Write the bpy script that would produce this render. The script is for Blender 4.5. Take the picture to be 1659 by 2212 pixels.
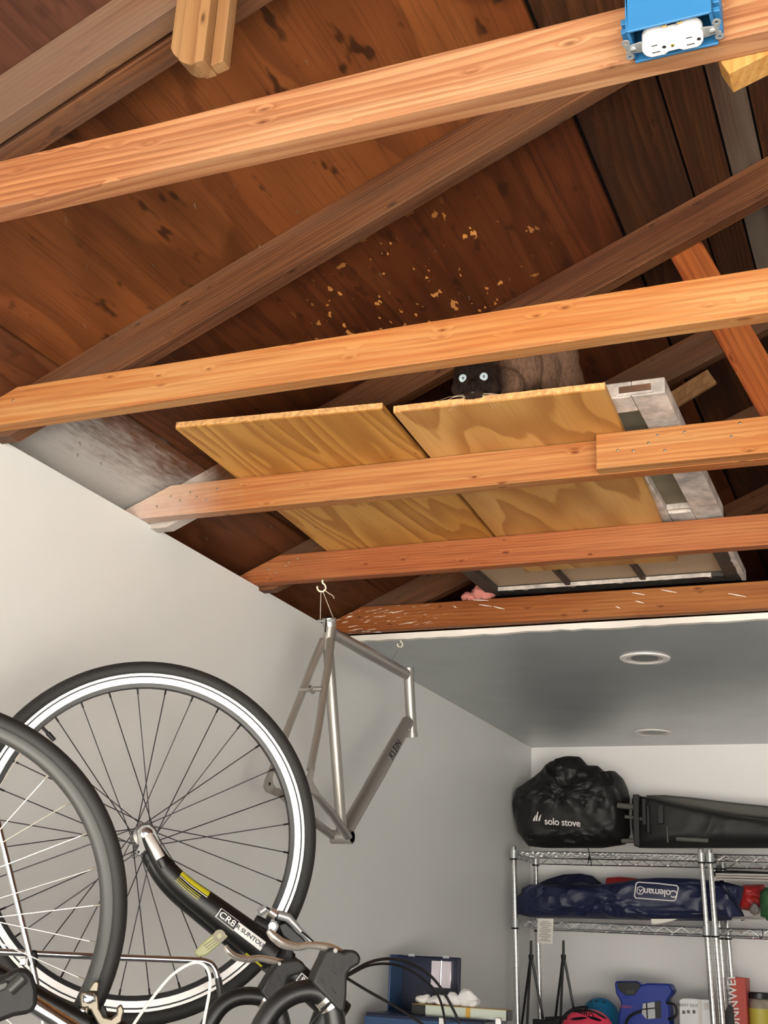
import bpy, bmesh, math, random
from mathutils import Vector, Matrix, noise as mnoise
random.seed(7)
R = math.radians
SC = bpy.context.scene
for o in list(bpy.data.objects): bpy.data.objects.remove(o)
COL = SC.collection

# ------------------------------------------------------------------ camera, world, sun, exposure
CAMH = 1.35                      # lens height above the garage floor; all coordinates below are relative to the lens
YAW, PITCH, ROLL, FPX, FW, FH = R(-23.9), R(19.6), R(2.9), 2650.0, 1659.0, 2212.0
_f = Vector((math.sin(YAW)*math.cos(PITCH), math.cos(YAW)*math.cos(PITCH), math.sin(PITCH)))
_r = _f.cross(Vector((0, 0, 1))).normalized(); _u = _r.cross(_f)
CR = _r*math.cos(ROLL) + _u*math.sin(ROLL); CU = -_r*math.sin(ROLL) + _u*math.cos(ROLL); CF = _f
cam_d = bpy.data.cameras.new('camera'); cam = bpy.data.objects.new('camera', cam_d); COL.objects.link(cam)
cam_d.sensor_fit = 'VERTICAL'; cam_d.sensor_height = 36.0; cam_d.lens = 36.0*FPX/FH; cam_d.clip_start = .05
cam.matrix_world = Matrix(((CR.x, CU.x, -CF.x, 0), (CR.y, CU.y, -CF.y, 0), (CR.z, CU.z, -CF.z, CAMH), (0, 0, 0, 1)))
SC.camera = cam
wd = bpy.data.worlds.new('sky'); SC.world = wd; wd.use_nodes = True
bg = wd.node_tree.nodes['Background']; bg.inputs[0].default_value = (.90, .95, 1.0, 1); bg.inputs[1].default_value = 2.2
sun_d = bpy.data.lights.new('sun', 'SUN'); sun_d.energy = 56.0; sun_d.angle = R(1.0); sun_d.color = (1, .95, .87)
sun = bpy.data.objects.new('sun', sun_d); COL.objects.link(sun)
sun.rotation_euler = Vector((-.12, 1.0, -2.4)).to_track_quat('-Z', 'Y').to_euler(); sun.location = (2, -6, 6)
vs = SC.view_settings; vs.view_transform = 'Standard'; vs.look = 'None'; vs.gamma = 1.0; vs.use_curve_mapping = False
vs.exposure = 0.38
SC.cycles.use_adaptive_sampling = True; SC.cycles.adaptive_threshold = .05; SC.cycles.diffuse_bounces = 3; SC.cycles.glossy_bounces = 3; SC.cycles.max_bounces = 8

# ------------------------------------------------------------------ measuring helpers (a photo point -> a real point on a known plane)
def ray(px, py): return CR*((px-FW/2)/FPX) + CU*(-(py-FH/2)/FPX) + CF
def AX(px, py, x): d = ray(px, py); return d*(x/d.x)
def AY(px, py, y): d = ray(px, py); return d*(y/d.y)
def AZ(px, py, z): d = ray(px, py); return d*(z/d.z)
def AP(px, py, c, n): d = ray(px, py); return d*(c.dot(n)/d.dot(n))

# ------------------------------------------------------------------ mesh helpers
class MB:
    def __init__(s): s.v = []; s.f = []
    def add(s, V, F):
        b = len(s.v); s.v += [tuple(p) for p in V]; s.f += [tuple(i+b for i in f) for f in F]; return s
    def box(s, c, d, M=None):
        V = [Vector(((i & 1)-.5, ((i >> 1) & 1)-.5, ((i >> 2) & 1)-.5)) for i in range(8)]
        V = [Vector((p.x*d[0], p.y*d[1], p.z*d[2])) for p in V]
        if M is not None: V = [M @ p for p in V]
        V = [p+Vector(c) for p in V]
        return s.add(V, [(0, 2, 3, 1), (4, 5, 7, 6), (0, 1, 5, 4), (2, 6, 7, 3), (0, 4, 6, 2), (1, 3, 7, 5)])
    def bb(s, x0, x1, y0, y1, z0, z1): return s.box(((x0+x1)/2, (y0+y1)/2, (z0+z1)/2), (abs(x1-x0), abs(y1-y0), abs(z1-z0)))
    def tube(s, pts, r, seg=10, caps=True, flat=None, up=None):
        pts = [Vector(p) for p in pts]; n = len(pts)
        rs = r if isinstance(r, (list, tuple)) else [r]*n
        fl = flat if flat is not None else 1.0
        T = [((pts[min(i+1, n-1)]-pts[max(i-1, 0)])).normalized() for i in range(n)]
        a = Vector(up) if up is not None else (Vector((0, 0, 1)) if abs(T[0].z) < .9 else Vector((1, 0, 0)))
        N = (a - T[0]*a.dot(T[0])).normalized(); V = []; F = []
        for i in range(n):
            N = (N - T[i]*N.dot(T[i])).normalized(); B = T[i].cross(N)
            for k in range(seg):
                t = 2*math.pi*k/seg
                V.append(pts[i] + N*(math.cos(t)*rs[i]*fl) + B*(math.sin(t)*rs[i]))
        for i in range(n-1):
            for k in range(seg):
                k2 = (k+1) % seg; F.append((i*seg+k, i*seg+k2, (i+1)*seg+k2, (i+1)*seg+k))
        if caps: F.append(tuple(range(seg))[::-1]); F.append(tuple((n-1)*seg+k for k in range(seg)))
        return s.add(V, F)
    def lathe(s, prof, seg=32, M=None, close=False):
        n = len(prof); V = []; F = []
        for r_, h in prof:
            for k in range(seg):
                t = 2*math.pi*k/seg; p = Vector((r_*math.cos(t), r_*math.sin(t), h)); V.append(M @ p if M is not None else p)
        m = n if close else n-1
        for i in range(m):
            j = (i+1) % n
            for k in range(seg):
                k2 = (k+1) % seg; F.append((i*seg+k, i*seg+k2, j*seg+k2, j*seg+k))
        if not close: F.append(tuple(range(seg))[::-1]); F.append(tuple((n-1)*seg+k for k in range(seg)))
        return s.add(V, F)
    def prism(s, poly, t0, t1, fr):
        n = len(poly); V = [fr(a, b, t0) for a, b in poly] + [fr(a, b, t1) for a, b in poly]
        F = [tuple(range(n)), tuple(range(n, 2*n))[::-1]] + [(i, (i+1) % n, n+(i+1) % n, n+i) for i in range(n)]
        return s.add(V, F)
    def ell(s, c, r, seg=20, rings=12, M=None):
        V = []; F = []
        for i in range(rings+1):
            a = math.pi*i/rings
            for k in range(seg):
                t = 2*math.pi*k/seg; p = Vector((r[0]*math.sin(a)*math.cos(t), r[1]*math.sin(a)*math.sin(t), r[2]*math.cos(a)))
                V.append((M @ p if M is not None else p)+Vector(c))
        for i in range(rings):
            for k in range(seg):
                k2 = (k+1) % seg; F.append((i*seg+k, i*seg+k2, (i+1)*seg+k2, (i+1)*seg+k))
        return s.add(V, F)
    def mesh(s, name, smooth=True, ang=38):
        me = bpy.data.meshes.new(name); me.from_pydata(s.v, [], s.f); me.update()
        bm = bmesh.new(); bm.from_mesh(me); bmesh.ops.remove_doubles(bm, verts=bm.verts, dist=1e-6)
        bmesh.ops.dissolve_degenerate(bm, dist=1e-7, edges=bm.edges); bmesh.ops.recalc_face_normals(bm, faces=bm.faces); bm.to_mesh(me); bm.free()
        if smooth: me.shade_smooth(); me.set_sharp_from_angle(angle=R(ang))
        return me
    def build(s, name, m, parent=None, smooth=True, bevel=0, sub=0, bseg=2):
        me = s.mesh(name, smooth); me.materials.append(MAT[m] if isinstance(m, str) else m)
        return put(name, me, parent, bevel, sub, bseg)
def put(name, me, parent=None, bevel=0, sub=0, bseg=2):
    o = bpy.data.objects.new(name, me); COL.objects.link(o)
    if parent is not None: o.parent = parent
    if bevel:
        b = o.modifiers.new('bevel', 'BEVEL'); b.width = bevel; b.segments = bseg; b.limit_method = 'ANGLE'; b.angle_limit = R(35)
    if sub:
        q = o.modifiers.new('subdivision', 'SUBSURF'); q.levels = sub; q.render_levels = sub
    return o
def tag(o, label, cat, group=None):
    o['label'] = label; o['category'] = cat
    if group: o['group'] = group
    return o
def thing(name, label, cat, group=None, loc=None, rz=None):
    o = bpy.data.objects.new(name, None); COL.objects.link(o); o.empty_display_size = .05
    tag(o, label, cat, group)
    if loc is not None: o.location = loc; o['_placed'] = 1
    if rz is not None: o.rotation_euler = (0, 0, rz)
    return o
def struct(o): o['kind'] = 'structure'; return o
FXZ = lambda a, b, t: Vector((a, t, b))       # polygon drawn in X-Z, depth along Y
FXY = lambda a, b, t: Vector((a, b, t))
FYZ = lambda a, b, t: Vector((t, a, b))
def spline(P, n=8):
    P = [Vector(p) for p in P]; out = []
    for i in range(len(P)-1):
        p0, p1, p2, p3 = P[max(i-1, 0)], P[i], P[i+1], P[min(i+2, len(P)-1)]
        for k in range(n):
            t = k/n; out.append(.5*((2*p1)+(p2-p0)*t+(2*p0-5*p1+4*p2-p3)*t*t+(3*p1-p0-3*p2+p3)*t**3))
    return out+[P[-1]]
def lerpr(rs, n):                              # radii resampled to n points
    out = []
    for i in range(n):
        t = i/(n-1)*(len(rs)-1); k = min(int(t), len(rs)-2); out.append(rs[k]+(rs[k+1]-rs[k])*(t-k))
    return out
FONTS = {}
def bake_text(items):
    """all lettering meshes in one evaluation"""
    obs = []
    for st, sp in items:
        cu = bpy.data.curves.new('lettering', 'FONT'); cu.body = st; cu.size = 1.0; cu.align_x = 'CENTER'; cu.align_y = 'CENTER'; cu.extrude = .02
        cu.space_character = sp; cu.resolution_u = 3; cu.offset = .012
        o = bpy.data.objects.new('lettering', cu); COL.objects.link(o); obs.append((st, o))
    dg = bpy.context.evaluated_depsgraph_get()
    for st, o in obs:
        me = bpy.data.meshes.new_from_object(o.evaluated_get(dg)); bm = bmesh.new(); bm.from_mesh(me)
        bmesh.ops.triangulate(bm, faces=bm.faces)
        for it in range(2): bmesh.ops.subdivide_edges(bm, edges=[e for e in bm.edges if e.calc_length() > .12], cuts=1)
        bmesh.ops.triangulate(bm, faces=bm.faces); bm.to_mesh(me); bm.free(); FONTS[st] = me
    for st, o in obs: bpy.data.objects.remove(o)
bake_text([('KLEIN', 1.12), ('SR SUNTOUR', .95), ('CR8', 1.), ('R', 1.), ('solo stove', .95), ('Coleman', .92), ('GIRO', 1.), ('KOBALT', 1.), ('HEAVY DUTY', 1.), ('KONNWEI', 1.05)])
def text(s, size, name, m, parent, M, spacing=1.0, depth=.0004):
    me = FONTS[s].copy(); me.name = name; me.materials.clear(); me.materials.append(MAT[m])
    me.transform(Matrix.Diagonal((size, size, depth/.02, 1)))
    if callable(M):
        for v in me.vertices: v.co = M(v.co.x, v.co.y, v.co.z)
    else: me.transform(M)
    return put(name, me, parent)

# ------------------------------------------------------------------ materials
MAT = {}
class NT:
    def __init__(s, name):
        s.m = bpy.data.materials.new(name); s.m.use_nodes = True; s.t = s.m.node_tree; s.b = s.t.nodes['Principled BSDF']; MAT[name] = s.m
    def n(s, typ, **k):
        x = s.t.nodes.new(typ)
        for a, b in k.items(): setattr(x, a, b)
        return x
    def lk(s, a, b): s.t.links.new(a, b)
    def val(s, x, sock):
        if isinstance(x, (int, float)): sock.default_value = x
        elif isinstance(x, (tuple, list)): sock.default_value = (*x, 1) if len(x) == 3 and len(sock.default_value) == 4 else x
        else: s.lk(x, sock)
    def math(s, op, a, b=0.0, c=0.0, clamp=False):
        x = s.n('ShaderNodeMath', operation=op, use_clamp=clamp)
        s.val(a, x.inputs[0]); s.val(b, x.inputs[1]); s.val(c, x.inputs[2]); return x.outputs[0]
    def vec(s, op, a, b):
        x = s.n('ShaderNodeVectorMath', operation=op); s.val(a, x.inputs[0]); s.val(b, x.inputs[1]); return x.outputs[0]
    def noise(s, v, sc=1, det=3, rough=.5, dist=0):
        x = s.n('ShaderNodeTexNoise'); s.lk(v, x.inputs['Vector']); x.inputs['Scale'].default_value = sc; x.inputs['Detail'].default_value = det
        x.inputs['Roughness'].default_value = rough; x.inputs['Distortion'].default_value = dist; return x.outputs[0]
    def ramp(s, v, stops, interp='LINEAR'):
        x = s.n('ShaderNodeValToRGB'); x.color_ramp.interpolation = interp; s.lk(v, x.inputs[0]); e = x.color_ramp.elements
        while len(e) > 1: e.remove(e[-1])
        e[0].position = stops[0][0]; e[0].color = (*stops[0][1], 1) if len(stops[0][1]) == 3 else stops[0][1]
        for p, c in stops[1:]: q = e.new(p); q.color = (*c, 1)
        return x.outputs[0]
    def mix(s, f, a, b, mode='MIX'):
        x = s.n('ShaderNodeMix', data_type='RGBA', blend_type=mode); s.val(f, x.inputs[0]); s.val(a, x.inputs[6]); s.val(b, x.inputs[7]); return x.outputs[2]
    def map(s, v, a, b, c=0., d=1.):
        x = s.n('ShaderNodeMapRange', interpolation_type='SMOOTHSTEP'); s.val(v, x.inputs[0])
        for i, q in enumerate((a, b, c, d)): x.inputs[i+1].default_value = q
        return x.outputs[0]
    def bump(s, h, st=.2, d=.002):
        x = s.n('ShaderNodeBump'); x.inputs['Strength'].default_value = st; x.inputs['Distance'].default_value = d
        s.lk(h, x.inputs['Height']); s.lk(x.outputs[0], s.b.inputs['Normal'])
    def coord(s, rnd=True):
        tc = s.n('ShaderNodeTexCoord'); v = tc.outputs['Object']
        if rnd:
            oi = s.n('ShaderNodeObjectInfo'); x = s.n('ShaderNodeVectorMath', operation='SCALE'); x.inputs[0].default_value = (7.3, 3.1, 5.7)
            s.lk(oi.outputs['Random'], x.inputs[3]); v = s.vec('ADD', v, x.outputs[0])
        return v, tc.outputs['Object']
    def sep(s, v): x = s.n('ShaderNodeSeparateXYZ'); s.lk(v, x.inputs[0]); return x.outputs
    def comb(s, x, y, z): q = s.n('ShaderNodeCombineXYZ'); s.val(x, q.inputs[0]); s.val(y, q.inputs[1]); s.val(z, q.inputs[2]); return q.outputs[0]
def hexc(r, g, b):                            # 0-255 screen colour -> linear
    f = lambda c: (c/255/12.92) if c/255 <= .04045 else ((c/255+.055)/1.055)**2.4
    return (f(r), f(g), f(b))
def plain(name, c, rough=.5, metal=0., spec=.5, bump=0, bs=60, var=0, coat=0):
    t = NT(name); t.b.inputs['Roughness'].default_value = rough; t.b.inputs['Metallic'].default_value = metal
    t.b.inputs['Specular IOR Level'].default_value = spec; t.b.inputs['Coat Weight'].default_value = coat
    v, o = t.coord(False)
    k = t.noise(v, bs, 4)
    if var: t.lk(t.mix(t.map(k, .3, .7), [x*(1-var) for x in c], [min(1, x*(1+var)) for x in c]), t.b.inputs['Base Color'])
    else: t.b.inputs['Base Color'].default_value = (*c, 1)
    if bump: t.bump(k, bump, .003)
    return t
def wood(name, light, mid, dark, freq=95, axis='X', cx=(.05, .13), rough=.6, knots=.55, fiber=.35, grey=None, bumpy=.15, scuff=None, overspray=None, wob=1.0, k=.45, rs=.6):
    """solid sawn lumber: growth rings about an off-centre pith, drawn out along the board, with knots and fibre"""
    light, mid, dark = [[q*k for q in c_] for c_ in (light, mid, dark)]; grey = [q*k for q in grey] if grey else None
    t = NT(name); t.b.inputs['Roughness'].default_value = rough; t.b.inputs['Specular IOR Level'].default_value = .25
    v, obj = t.coord()
    if axis == 'Y': x_ = t.sep(v); v = t.comb(x_[1], x_[0], x_[2])
    if axis == 'Z': x_ = t.sep(v); v = t.comb(x_[2], x_[0], x_[1])
    # knots
    vk = t.vec('MULTIPLY', v, (3.2, 9., 9.))
    vo = t.n('ShaderNodeTexVoronoi', feature='F1'); t.lk(vk, vo.inputs['Vector']); vo.inputs['Randomness'].default_value = 1.0
    pick = t.map(t.sep(vo.outputs['Color'])[0], 1-knots, 1-knots+.05)
    wn = t.noise(t.vec('MULTIPLY', v, (14., 34., 34.)), 1, 0)
    kd = t.math('ADD', vo.outputs['Distance'], t.math('MULTIPLY_ADD', wn, .16, -.08))
    bulge = t.math('MULTIPLY', t.map(kd, .5, 0), pick)
    kmask = t.math('MULTIPLY', t.map(kd, .125, .08), pick)
    # rings
    n1 = t.noise(t.vec('MULTIPLY', v, (.9, 5., 5.)), 1, 2, .5)
    n2 = t.noise(t.vec('MULTIPLY', v, (.35, 2., 2.)), 1, 0)
    sx = t.sep(v)
    dy = t.math('SUBTRACT', sx[1], cx[0]); dz = t.math('SUBTRACT', sx[2], cx[1])
    d = t.math('SQRT', t.math('ADD', t.math('MULTIPLY', dy, dy), t.math('MULTIPLY', dz, dz)))
    d = t.math('MULTIPLY_ADD', n1, .05*wob, d); d = t.math('MULTIPLY_ADD', n2, .10*wob, d); d = t.math('MULTIPLY_ADD', bulge, .016, d)
    ph = t.math('FRACT', t.math('MULTIPLY', d, freq))
    blot = t.noise(t.vec('MULTIPLY', v, (1.3, 9., 9.)), 1, 2, .6)
    ring = t.map(ph, .15, .95)                      # slow early wood, sharp late wood edge
    ring = t.math('MULTIPLY', ring, t.map(blot, .2, .75, .35, 1.))
    fib = t.noise(t.vec('MULTIPLY', v, (5., 230., 230.)), 1, 2, .6)
    stk = t.noise(t.vec('MULTIPLY', v, (1.7, 55., 55.)), 1, 2, .6)
    c = t.mix(t.map(blot, .3, .72), light, mid)
    c = t.mix(t.map(stk, .42, .72, 0, .5), c, dark)
    c = t.mix(t.math('MULTIPLY', ring, rs), c, dark)
    c = t.mix(t.math('MULTIPLY', t.map(fib, .45, .75), fiber), c, [q*.45 for q in dark])
    c = t.mix(t.math('MULTIPLY', t.map(kd, .25, .1), t.math('MULTIPLY', pick, .6)), c, [q*.6 for q in dark])
    c = t.mix(t.math('MULTIPLY', kmask, t.map(wn, .3, .7, .45, .95)), c, [q*.4 for q in dark])
    if grey: c = t.mix(t.map(t.noise(t.vec('MULTIPLY', v, (1.2, 9., 9.)), 1, 2, .65), .42, .68, 0, .75), c, grey)
    if overspray:                                  # white paint mist on the end beside the wall (board's own length coordinate)
        a, b = overspray; sxo = t.sep(obj)
        mk = t.math('ADD', sxo[0], t.math('MULTIPLY_ADD', t.noise(v, 14, 5, .65), .16, -.08))
        c = t.mix(t.map(mk, a, b, .6, 0.), c, (.66, .60, .54))
    if scuff:                                      # flakes of white paint left on the face
        a, b = scuff; sxo = t.sep(obj)
        st = t.noise(t.vec('MULTIPLY', t.vec('ADD', v, t.comb(0., 0., t.math('MULTIPLY', sxo[0], -.12))), (14., 20., 150.)), 1, 4, .6)
        mk = t.math('MULTIPLY', t.map(st, .6, .63), t.map(sxo[0], a, b, 1., 0.))
        c = t.mix(mk, c, (.85, .76, .64))
    t.lk(c, t.b.inputs['Base Color'])
    t.bump(fib, bumpy, .0015)
    return t
def ply(name, c1, c2, c3, along='Y', bands=7., st=(1.1, 6.0), rough=.55, dark_spots=.0, spray=None, fleck=None, fiber=.3, plugs=0, k=.6, rg=.75):
    """rotary-cut veneer: contour bands of a stretched field give the wild cathedral figure"""
    c1, c2, c3 = [[q*k for q in c_] for c_ in (c1, c2, c3)]
    t = NT(name); t.b.inputs['Roughness'].default_value = rough; t.b.inputs['Specular IOR Level'].default_value = .3
    v, obj = t.coord()
    if along == 'Y': x_ = t.sep(v); v = t.comb(x_[1], x_[0], x_[2])
    fld = t.noise(t.vec('MULTIPLY', v, (st[0], st[1], 1.)), 1, 2, .42)
    w = t.noise(t.vec('MULTIPLY', v, (7., 40., 1.)), 1, 1)
    ph = t.math('FRACT', t.math('MULTIPLY_ADD', w, .22, t.math('MULTIPLY', fld, bands)))
    ring = t.map(ph, .05, .9)
    ring = t.math('MULTIPLY', ring, t.map(ph, 1.0, .9))
    fib = t.noise(t.vec('MULTIPLY', v, (5., 190., 1.)), 1, 2, .6)
    blot = t.noise(t.vec('MULTIPLY', v, (1.4, 4., 1.)), 1, 3, .6)
    c = t.mix(t.map(blot, .35, .68), c1, c2)
    c = t.mix(t.math('MULTIPLY', ring, rg), c, c3)
    c = t.mix(t.math('MULTIPLY', t.map(fib, .45, .8), fiber), c, [q*.4 for q in c3])
    if dark_spots:
        sp = t.noise(t.vec('MULTIPLY', v, (9., 26., 1.)), 1, 2, .6)
        c = t.mix(t.map(sp, .62, .72, 0, dark_spots), c, [q*.2 for q in c3])
        s2 = t.noise(t.vec('MULTIPLY', v, (.9, 3., 1.)), 1, 3, .7)
        c = t.mix(t.map(s2, .5, .72, 0, .6), c, [q*.35 for q in c3])
    if plugs:
        vo = t.n('ShaderNodeTexVoronoi', feature='F1'); t.lk(t.vec('MULTIPLY', v, (3.2, 5.5, 1.)), vo.inputs['Vector'])
        pk = t.map(t.sep(vo.outputs['Color'])[0], 1-plugs, 1-plugs+.04)
        c = t.mix(t.math('MULTIPLY', t.map(vo.outputs['Distance'], .09, .05), t.math('MULTIPLY', pk, .8)), c, [q*.25 for q in c3])
    if fleck:                                      # torn veneer showing pale wood, in a patch of the sheet
        (fx, fy, fr) = fleck; q = t.sep(obj)
        dx = t.math('SUBTRACT', q[0], fx); dy = t.math('SUBTRACT', q[1], fy)
        dd = t.math('SQRT', t.math('ADD', t.math('MULTIPLY', dx, dx), t.math('MULTIPLY', dy, dy)))
        fn = t.noise(t.vec('MULTIPLY', v, (22., 48., 1.)), 1, 3, .5)
        c = t.mix(t.math('MULTIPLY', t.map(fn, .655, .665), t.map(dd, fr, fr*.6)), c, hexc(205, 140, 75))
    if spray:
        a, b = spray; q = t.sep(obj)
        mk = t.math('ADD', q[0], t.math('MULTIPLY_ADD', t.noise(t.vec('MULTIPLY', v, (14., 90., 1.)), 1, 5, .7), .24, -.12))
        c = t.mix(t.map(mk, a, b, .8, 0.), c, (.58, .56, .53))
    t.lk(c, t.b.inputs['Base Color'])
    t.bump(fib, .12, .001)
    return t
def paint(name, c, rough=.4, spec=.5, bump=.05, grime=.05, gs=1.3):
    t = NT(name); t.b.inputs['Roughness'].default_value = rough; t.b.inputs['Specular IOR Level'].default_value = spec
    v, o = t.coord(False); a = t.noise(v, gs, 3, .65)
    t.lk(t.mix(t.map(a, .35, .7), c, [q*(1-grime) for q in c]), t.b.inputs['Base Color'])
    t.bump(t.noise(v, 22, 3, .7), bump, .004)
    return t

wood('fir_bright', hexc(236, 180, 132), hexc(220, 150, 98), hexc(166, 94, 54), freq=85, cx=(.06, .03), knots=.24, wob=1.3, rs=.75)
wood('fir_pale', hexc(246, 184, 118), hexc(238, 154, 82), hexc(206, 112, 50), freq=75, cx=(.09, .02), knots=.24)
wood('fir_nailed', hexc(238, 170, 104), hexc(228, 140, 70), hexc(190, 92, 38), freq=80, cx=(.1, -.06), knots=.24, overspray=(-.05, .38))
wood('fir_red', hexc(232, 150, 92), hexc(216, 124, 68), hexc(172, 82, 42), freq=120, cx=(.1, -.1), knots=.24)
wood('fir_scuffed', hexc(222, 144, 78), hexc(204, 116, 52), hexc(160, 82, 34), freq=80, cx=(.1, .14), knots=.24, scuff=(.12, .55))
wood('rafter_old', hexc(150, 98, 62), hexc(128, 76, 44), hexc(70, 34, 18), freq=150, cx=(.05, -.09), knots=.3, fiber=.5, bumpy=.4, grey=hexc(112, 84, 66), k=.54)
wood('rafter_dusty', hexc(170, 130, 88), hexc(146, 104, 74), hexc(104, 66, 44), freq=70, cx=(.08, -.05), knots=.4, grey=hexc(130, 104, 88), k=.54)
wood('rafter_sprayed', hexc(150, 98, 62), hexc(128, 76, 44), hexc(70, 34, 18), freq=150, cx=(.05, -.09), knots=.3, fiber=.5, overspray=(.22, .36), k=.54)
wood('brace_fir', hexc(222, 126, 58), hexc(206, 104, 42), hexc(140, 58, 20), freq=70, cx=(.022, .06), knots=.25, wob=1.6)
wood('roof_plank', hexc(120, 72, 40), hexc(100, 58, 32), hexc(58, 30, 16), freq=85, axis='Y', cx=(.03, .04), knots=.25, fiber=.5, wob=1.8, grey=hexc(66, 42, 30), k=.42, rs=.85)
wood('roof_plank_painted', hexc(128, 96, 76), hexc(112, 84, 66), hexc(74, 50, 38), freq=85, axis='Y', knots=.1, fiber=.5, grey=hexc(150, 136, 122))
wood('moulding_wood', hexc(204, 156, 106), hexc(190, 138, 88), hexc(160, 106, 62), freq=40, axis='Z', knots=.15, fiber=.2)
wood('fresh_pine', hexc(240, 186, 110), hexc(228, 166, 86), hexc(196, 126, 58), freq=80, axis='Z', knots=.2)
wood('bench_wood', hexc(200, 160, 110), hexc(180, 138, 90), hexc(140, 100, 60), freq=60, knots=.3)
ply('roof_ply_light', hexc(172, 100, 50), hexc(150, 80, 36), hexc(104, 50, 20), bands=6, st=(1.0, 5.), dark_spots=.8, fiber=.45, k=.47, rg=.5)
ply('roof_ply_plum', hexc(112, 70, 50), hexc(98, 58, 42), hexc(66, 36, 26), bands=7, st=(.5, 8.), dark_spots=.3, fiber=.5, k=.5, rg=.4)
ply('roof_ply_dark', hexc(136, 72, 36), hexc(116, 56, 26), hexc(76, 34, 14), bands=9, st=(.5, 9.), dark_spots=.5, fleck=(-1.0, 2.43, .34), fiber=.5, k=.46, rg=.5)
ply('roof_ply_far', hexc(130, 70, 36), hexc(112, 56, 26), hexc(70, 32, 14), bands=7, st=(.8, 6.), dark_spots=.5, k=.55, rg=.5)
ply('eave_board', hexc(140, 82, 48), hexc(118, 64, 36), hexc(82, 42, 22), bands=7, st=(.8, 8.), dark_spots=.4, k=.55, rg=.5)
ply('eave_board_sprayed', hexc(146, 92, 62), hexc(126, 76, 48), hexc(90, 50, 30), bands=7, st=(.8, 8.), spray=(-1.88, -1.68), fiber=.5, k=.55, rg=.5)
ply('ply_honey', hexc(222, 164, 86), hexc(208, 146, 70), hexc(168, 106, 44), bands=11, st=(.75, 5.5), fiber=.25, plugs=.35, k=.82)
ply('ply_figured', hexc(226, 172, 104), hexc(212, 152, 82), hexc(172, 112, 56), bands=6.5, st=(1.3, 4.2), fiber=.18, plugs=.2, k=.82)
paint('wall_paint', (.785, .788, .765), rough=.38, grime=.03)
paint('back_paint', (.82, .805, .785), rough=.5, grime=.02)
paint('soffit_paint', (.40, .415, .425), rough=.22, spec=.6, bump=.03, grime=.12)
paint('drywall_edge', (.82, .76, .70), rough=.8, bump=.3, grime=.25)
paint('old_white_paint', (.70, .62, .56), rough=.65, bump=.4, grime=.5, gs=14)
paint('concrete', (.17, .165, .16), rough=.8, bump=.1, grime=.15)
paint('driveway', (.62, .60, .57), rough=.85, bump=.1, grime=.12)
plain('dusty_panel', hexc(120, 112, 92), .8, var=.2, bs=8)
plain('black_paint_old', hexc(58, 52, 48), .55, var=.35, bs=25, bump=.2)
plain('sash_wood', hexc(110, 78, 56), .7, var=.3, bs=20)
plain('blue_plastic', hexc(36, 98, 144), .5)
plain('white_plastic', hexc(225, 223, 222), .35)
plain('slot_black', (.01, .01, .01), .7)
plain('zinc', hexc(178, 180, 180), .38, metal=.6)
plain('brass', hexc(190, 150, 70), .35, metal=.9)
plain('nail_steel', hexc(150, 135, 120), .4, metal=.8)
plain('white_hook', hexc(240, 232, 205), .4)
plain('string_white', hexc(225, 215, 195), .8)
plain('wire_grey', hexc(120, 118, 112), .5)
plain('frame_silver', hexc(166, 161, 154), .34, metal=.68)
plain('decal_black', (.012, .012, .013), .5)
plain('decal_white', hexc(235, 233, 228), .5)
plain('decal_yellow', hexc(200, 190, 40), .5)
plain('tire_black', hexc(25, 24, 23), .68, bump=.1, bs=300)
plain('tire_worn', hexc(24, 23, 22), .62, var=.15, bs=14)
plain('rim_silver', hexc(228, 220, 212), .3, metal=.55)
plain('rim_black', hexc(13, 12, 12), .4)
plain('rim_grey', hexc(60, 60, 57), .42, metal=.35)
plain('spoke_black', hexc(18, 17, 18), .4, metal=.4)
plain('spoke_steel', hexc(205, 200, 185), .3, metal=.8)
plain('satin_black', hexc(15, 14, 14), .4)
plain('rubber_black', hexc(17, 16, 16), .6, bump=.2, bs=90)
plain('hub_grey', hexc(120, 118, 114), .35, metal=.7)
plain('polished', hexc(225, 216, 205), .2, metal=.85)
plain('chrome', hexc(215, 215, 215), .12, metal=1.)
plain('champagne', hexc(128, 120, 106), .42, metal=.85)
plain('cable_white', hexc(232, 228, 215), .5)
plain('bag_black', hexc(20, 19, 19), .55, bump=.12, bs=7)
plain('canopy_black', hexc(26, 26, 26), .6, bump=.1, bs=10)
plain('canopy_grey', hexc(84, 82, 78), .7)
plain('bag_navy', hexc(30, 36, 68), .45, bump=.1, bs=9)
plain('bag_navy_dark', hexc(19, 23, 48), .5, bump=.1, bs=9)
plain('bag_red', hexc(176, 36, 36), .55, bump=.1, bs=12)
plain('bag_green', hexc(50, 92, 54), .6, bump=.1, bs=12)
plain('paper', hexc(228, 224, 214), .8)
plain('ink', hexc(110, 106, 100), .8)
plain('logo_white', hexc(232, 226, 222), .6)
plain('helmet_pink', hexc(240, 66, 96), .3, coat=.3)
plain('helmet_teal', hexc(28, 112, 158), .4)
plain('tool_blue', hexc(20, 50, 146), .38)
plain('tool_dark', hexc(24, 26, 32), .4)
plain('tool_grey', hexc(190, 192, 194), .35)
plain('print_red', hexc(170, 70, 70), .5)
plain('box_silver', hexc(205, 205, 205), .35, metal=.3)
plain('box_red', hexc(186, 70, 58), .55)
plain('label_yellow', hexc(190, 176, 70), .5)
plain('clear_jar', hexc(150, 138, 124), .2)
plain('toolbox_blue', hexc(40, 72, 114), .4)
plain('toolbox_navy', hexc(9, 21, 52), .35)
plain('foil_sheet', hexc(215, 205, 212), .2, metal=.7)
plain('rag_white', hexc(236, 234, 232), .85, bump=.1, bs=30)
plain('level_side', hexc(196, 204, 190), .4, metal=.4)
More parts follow.
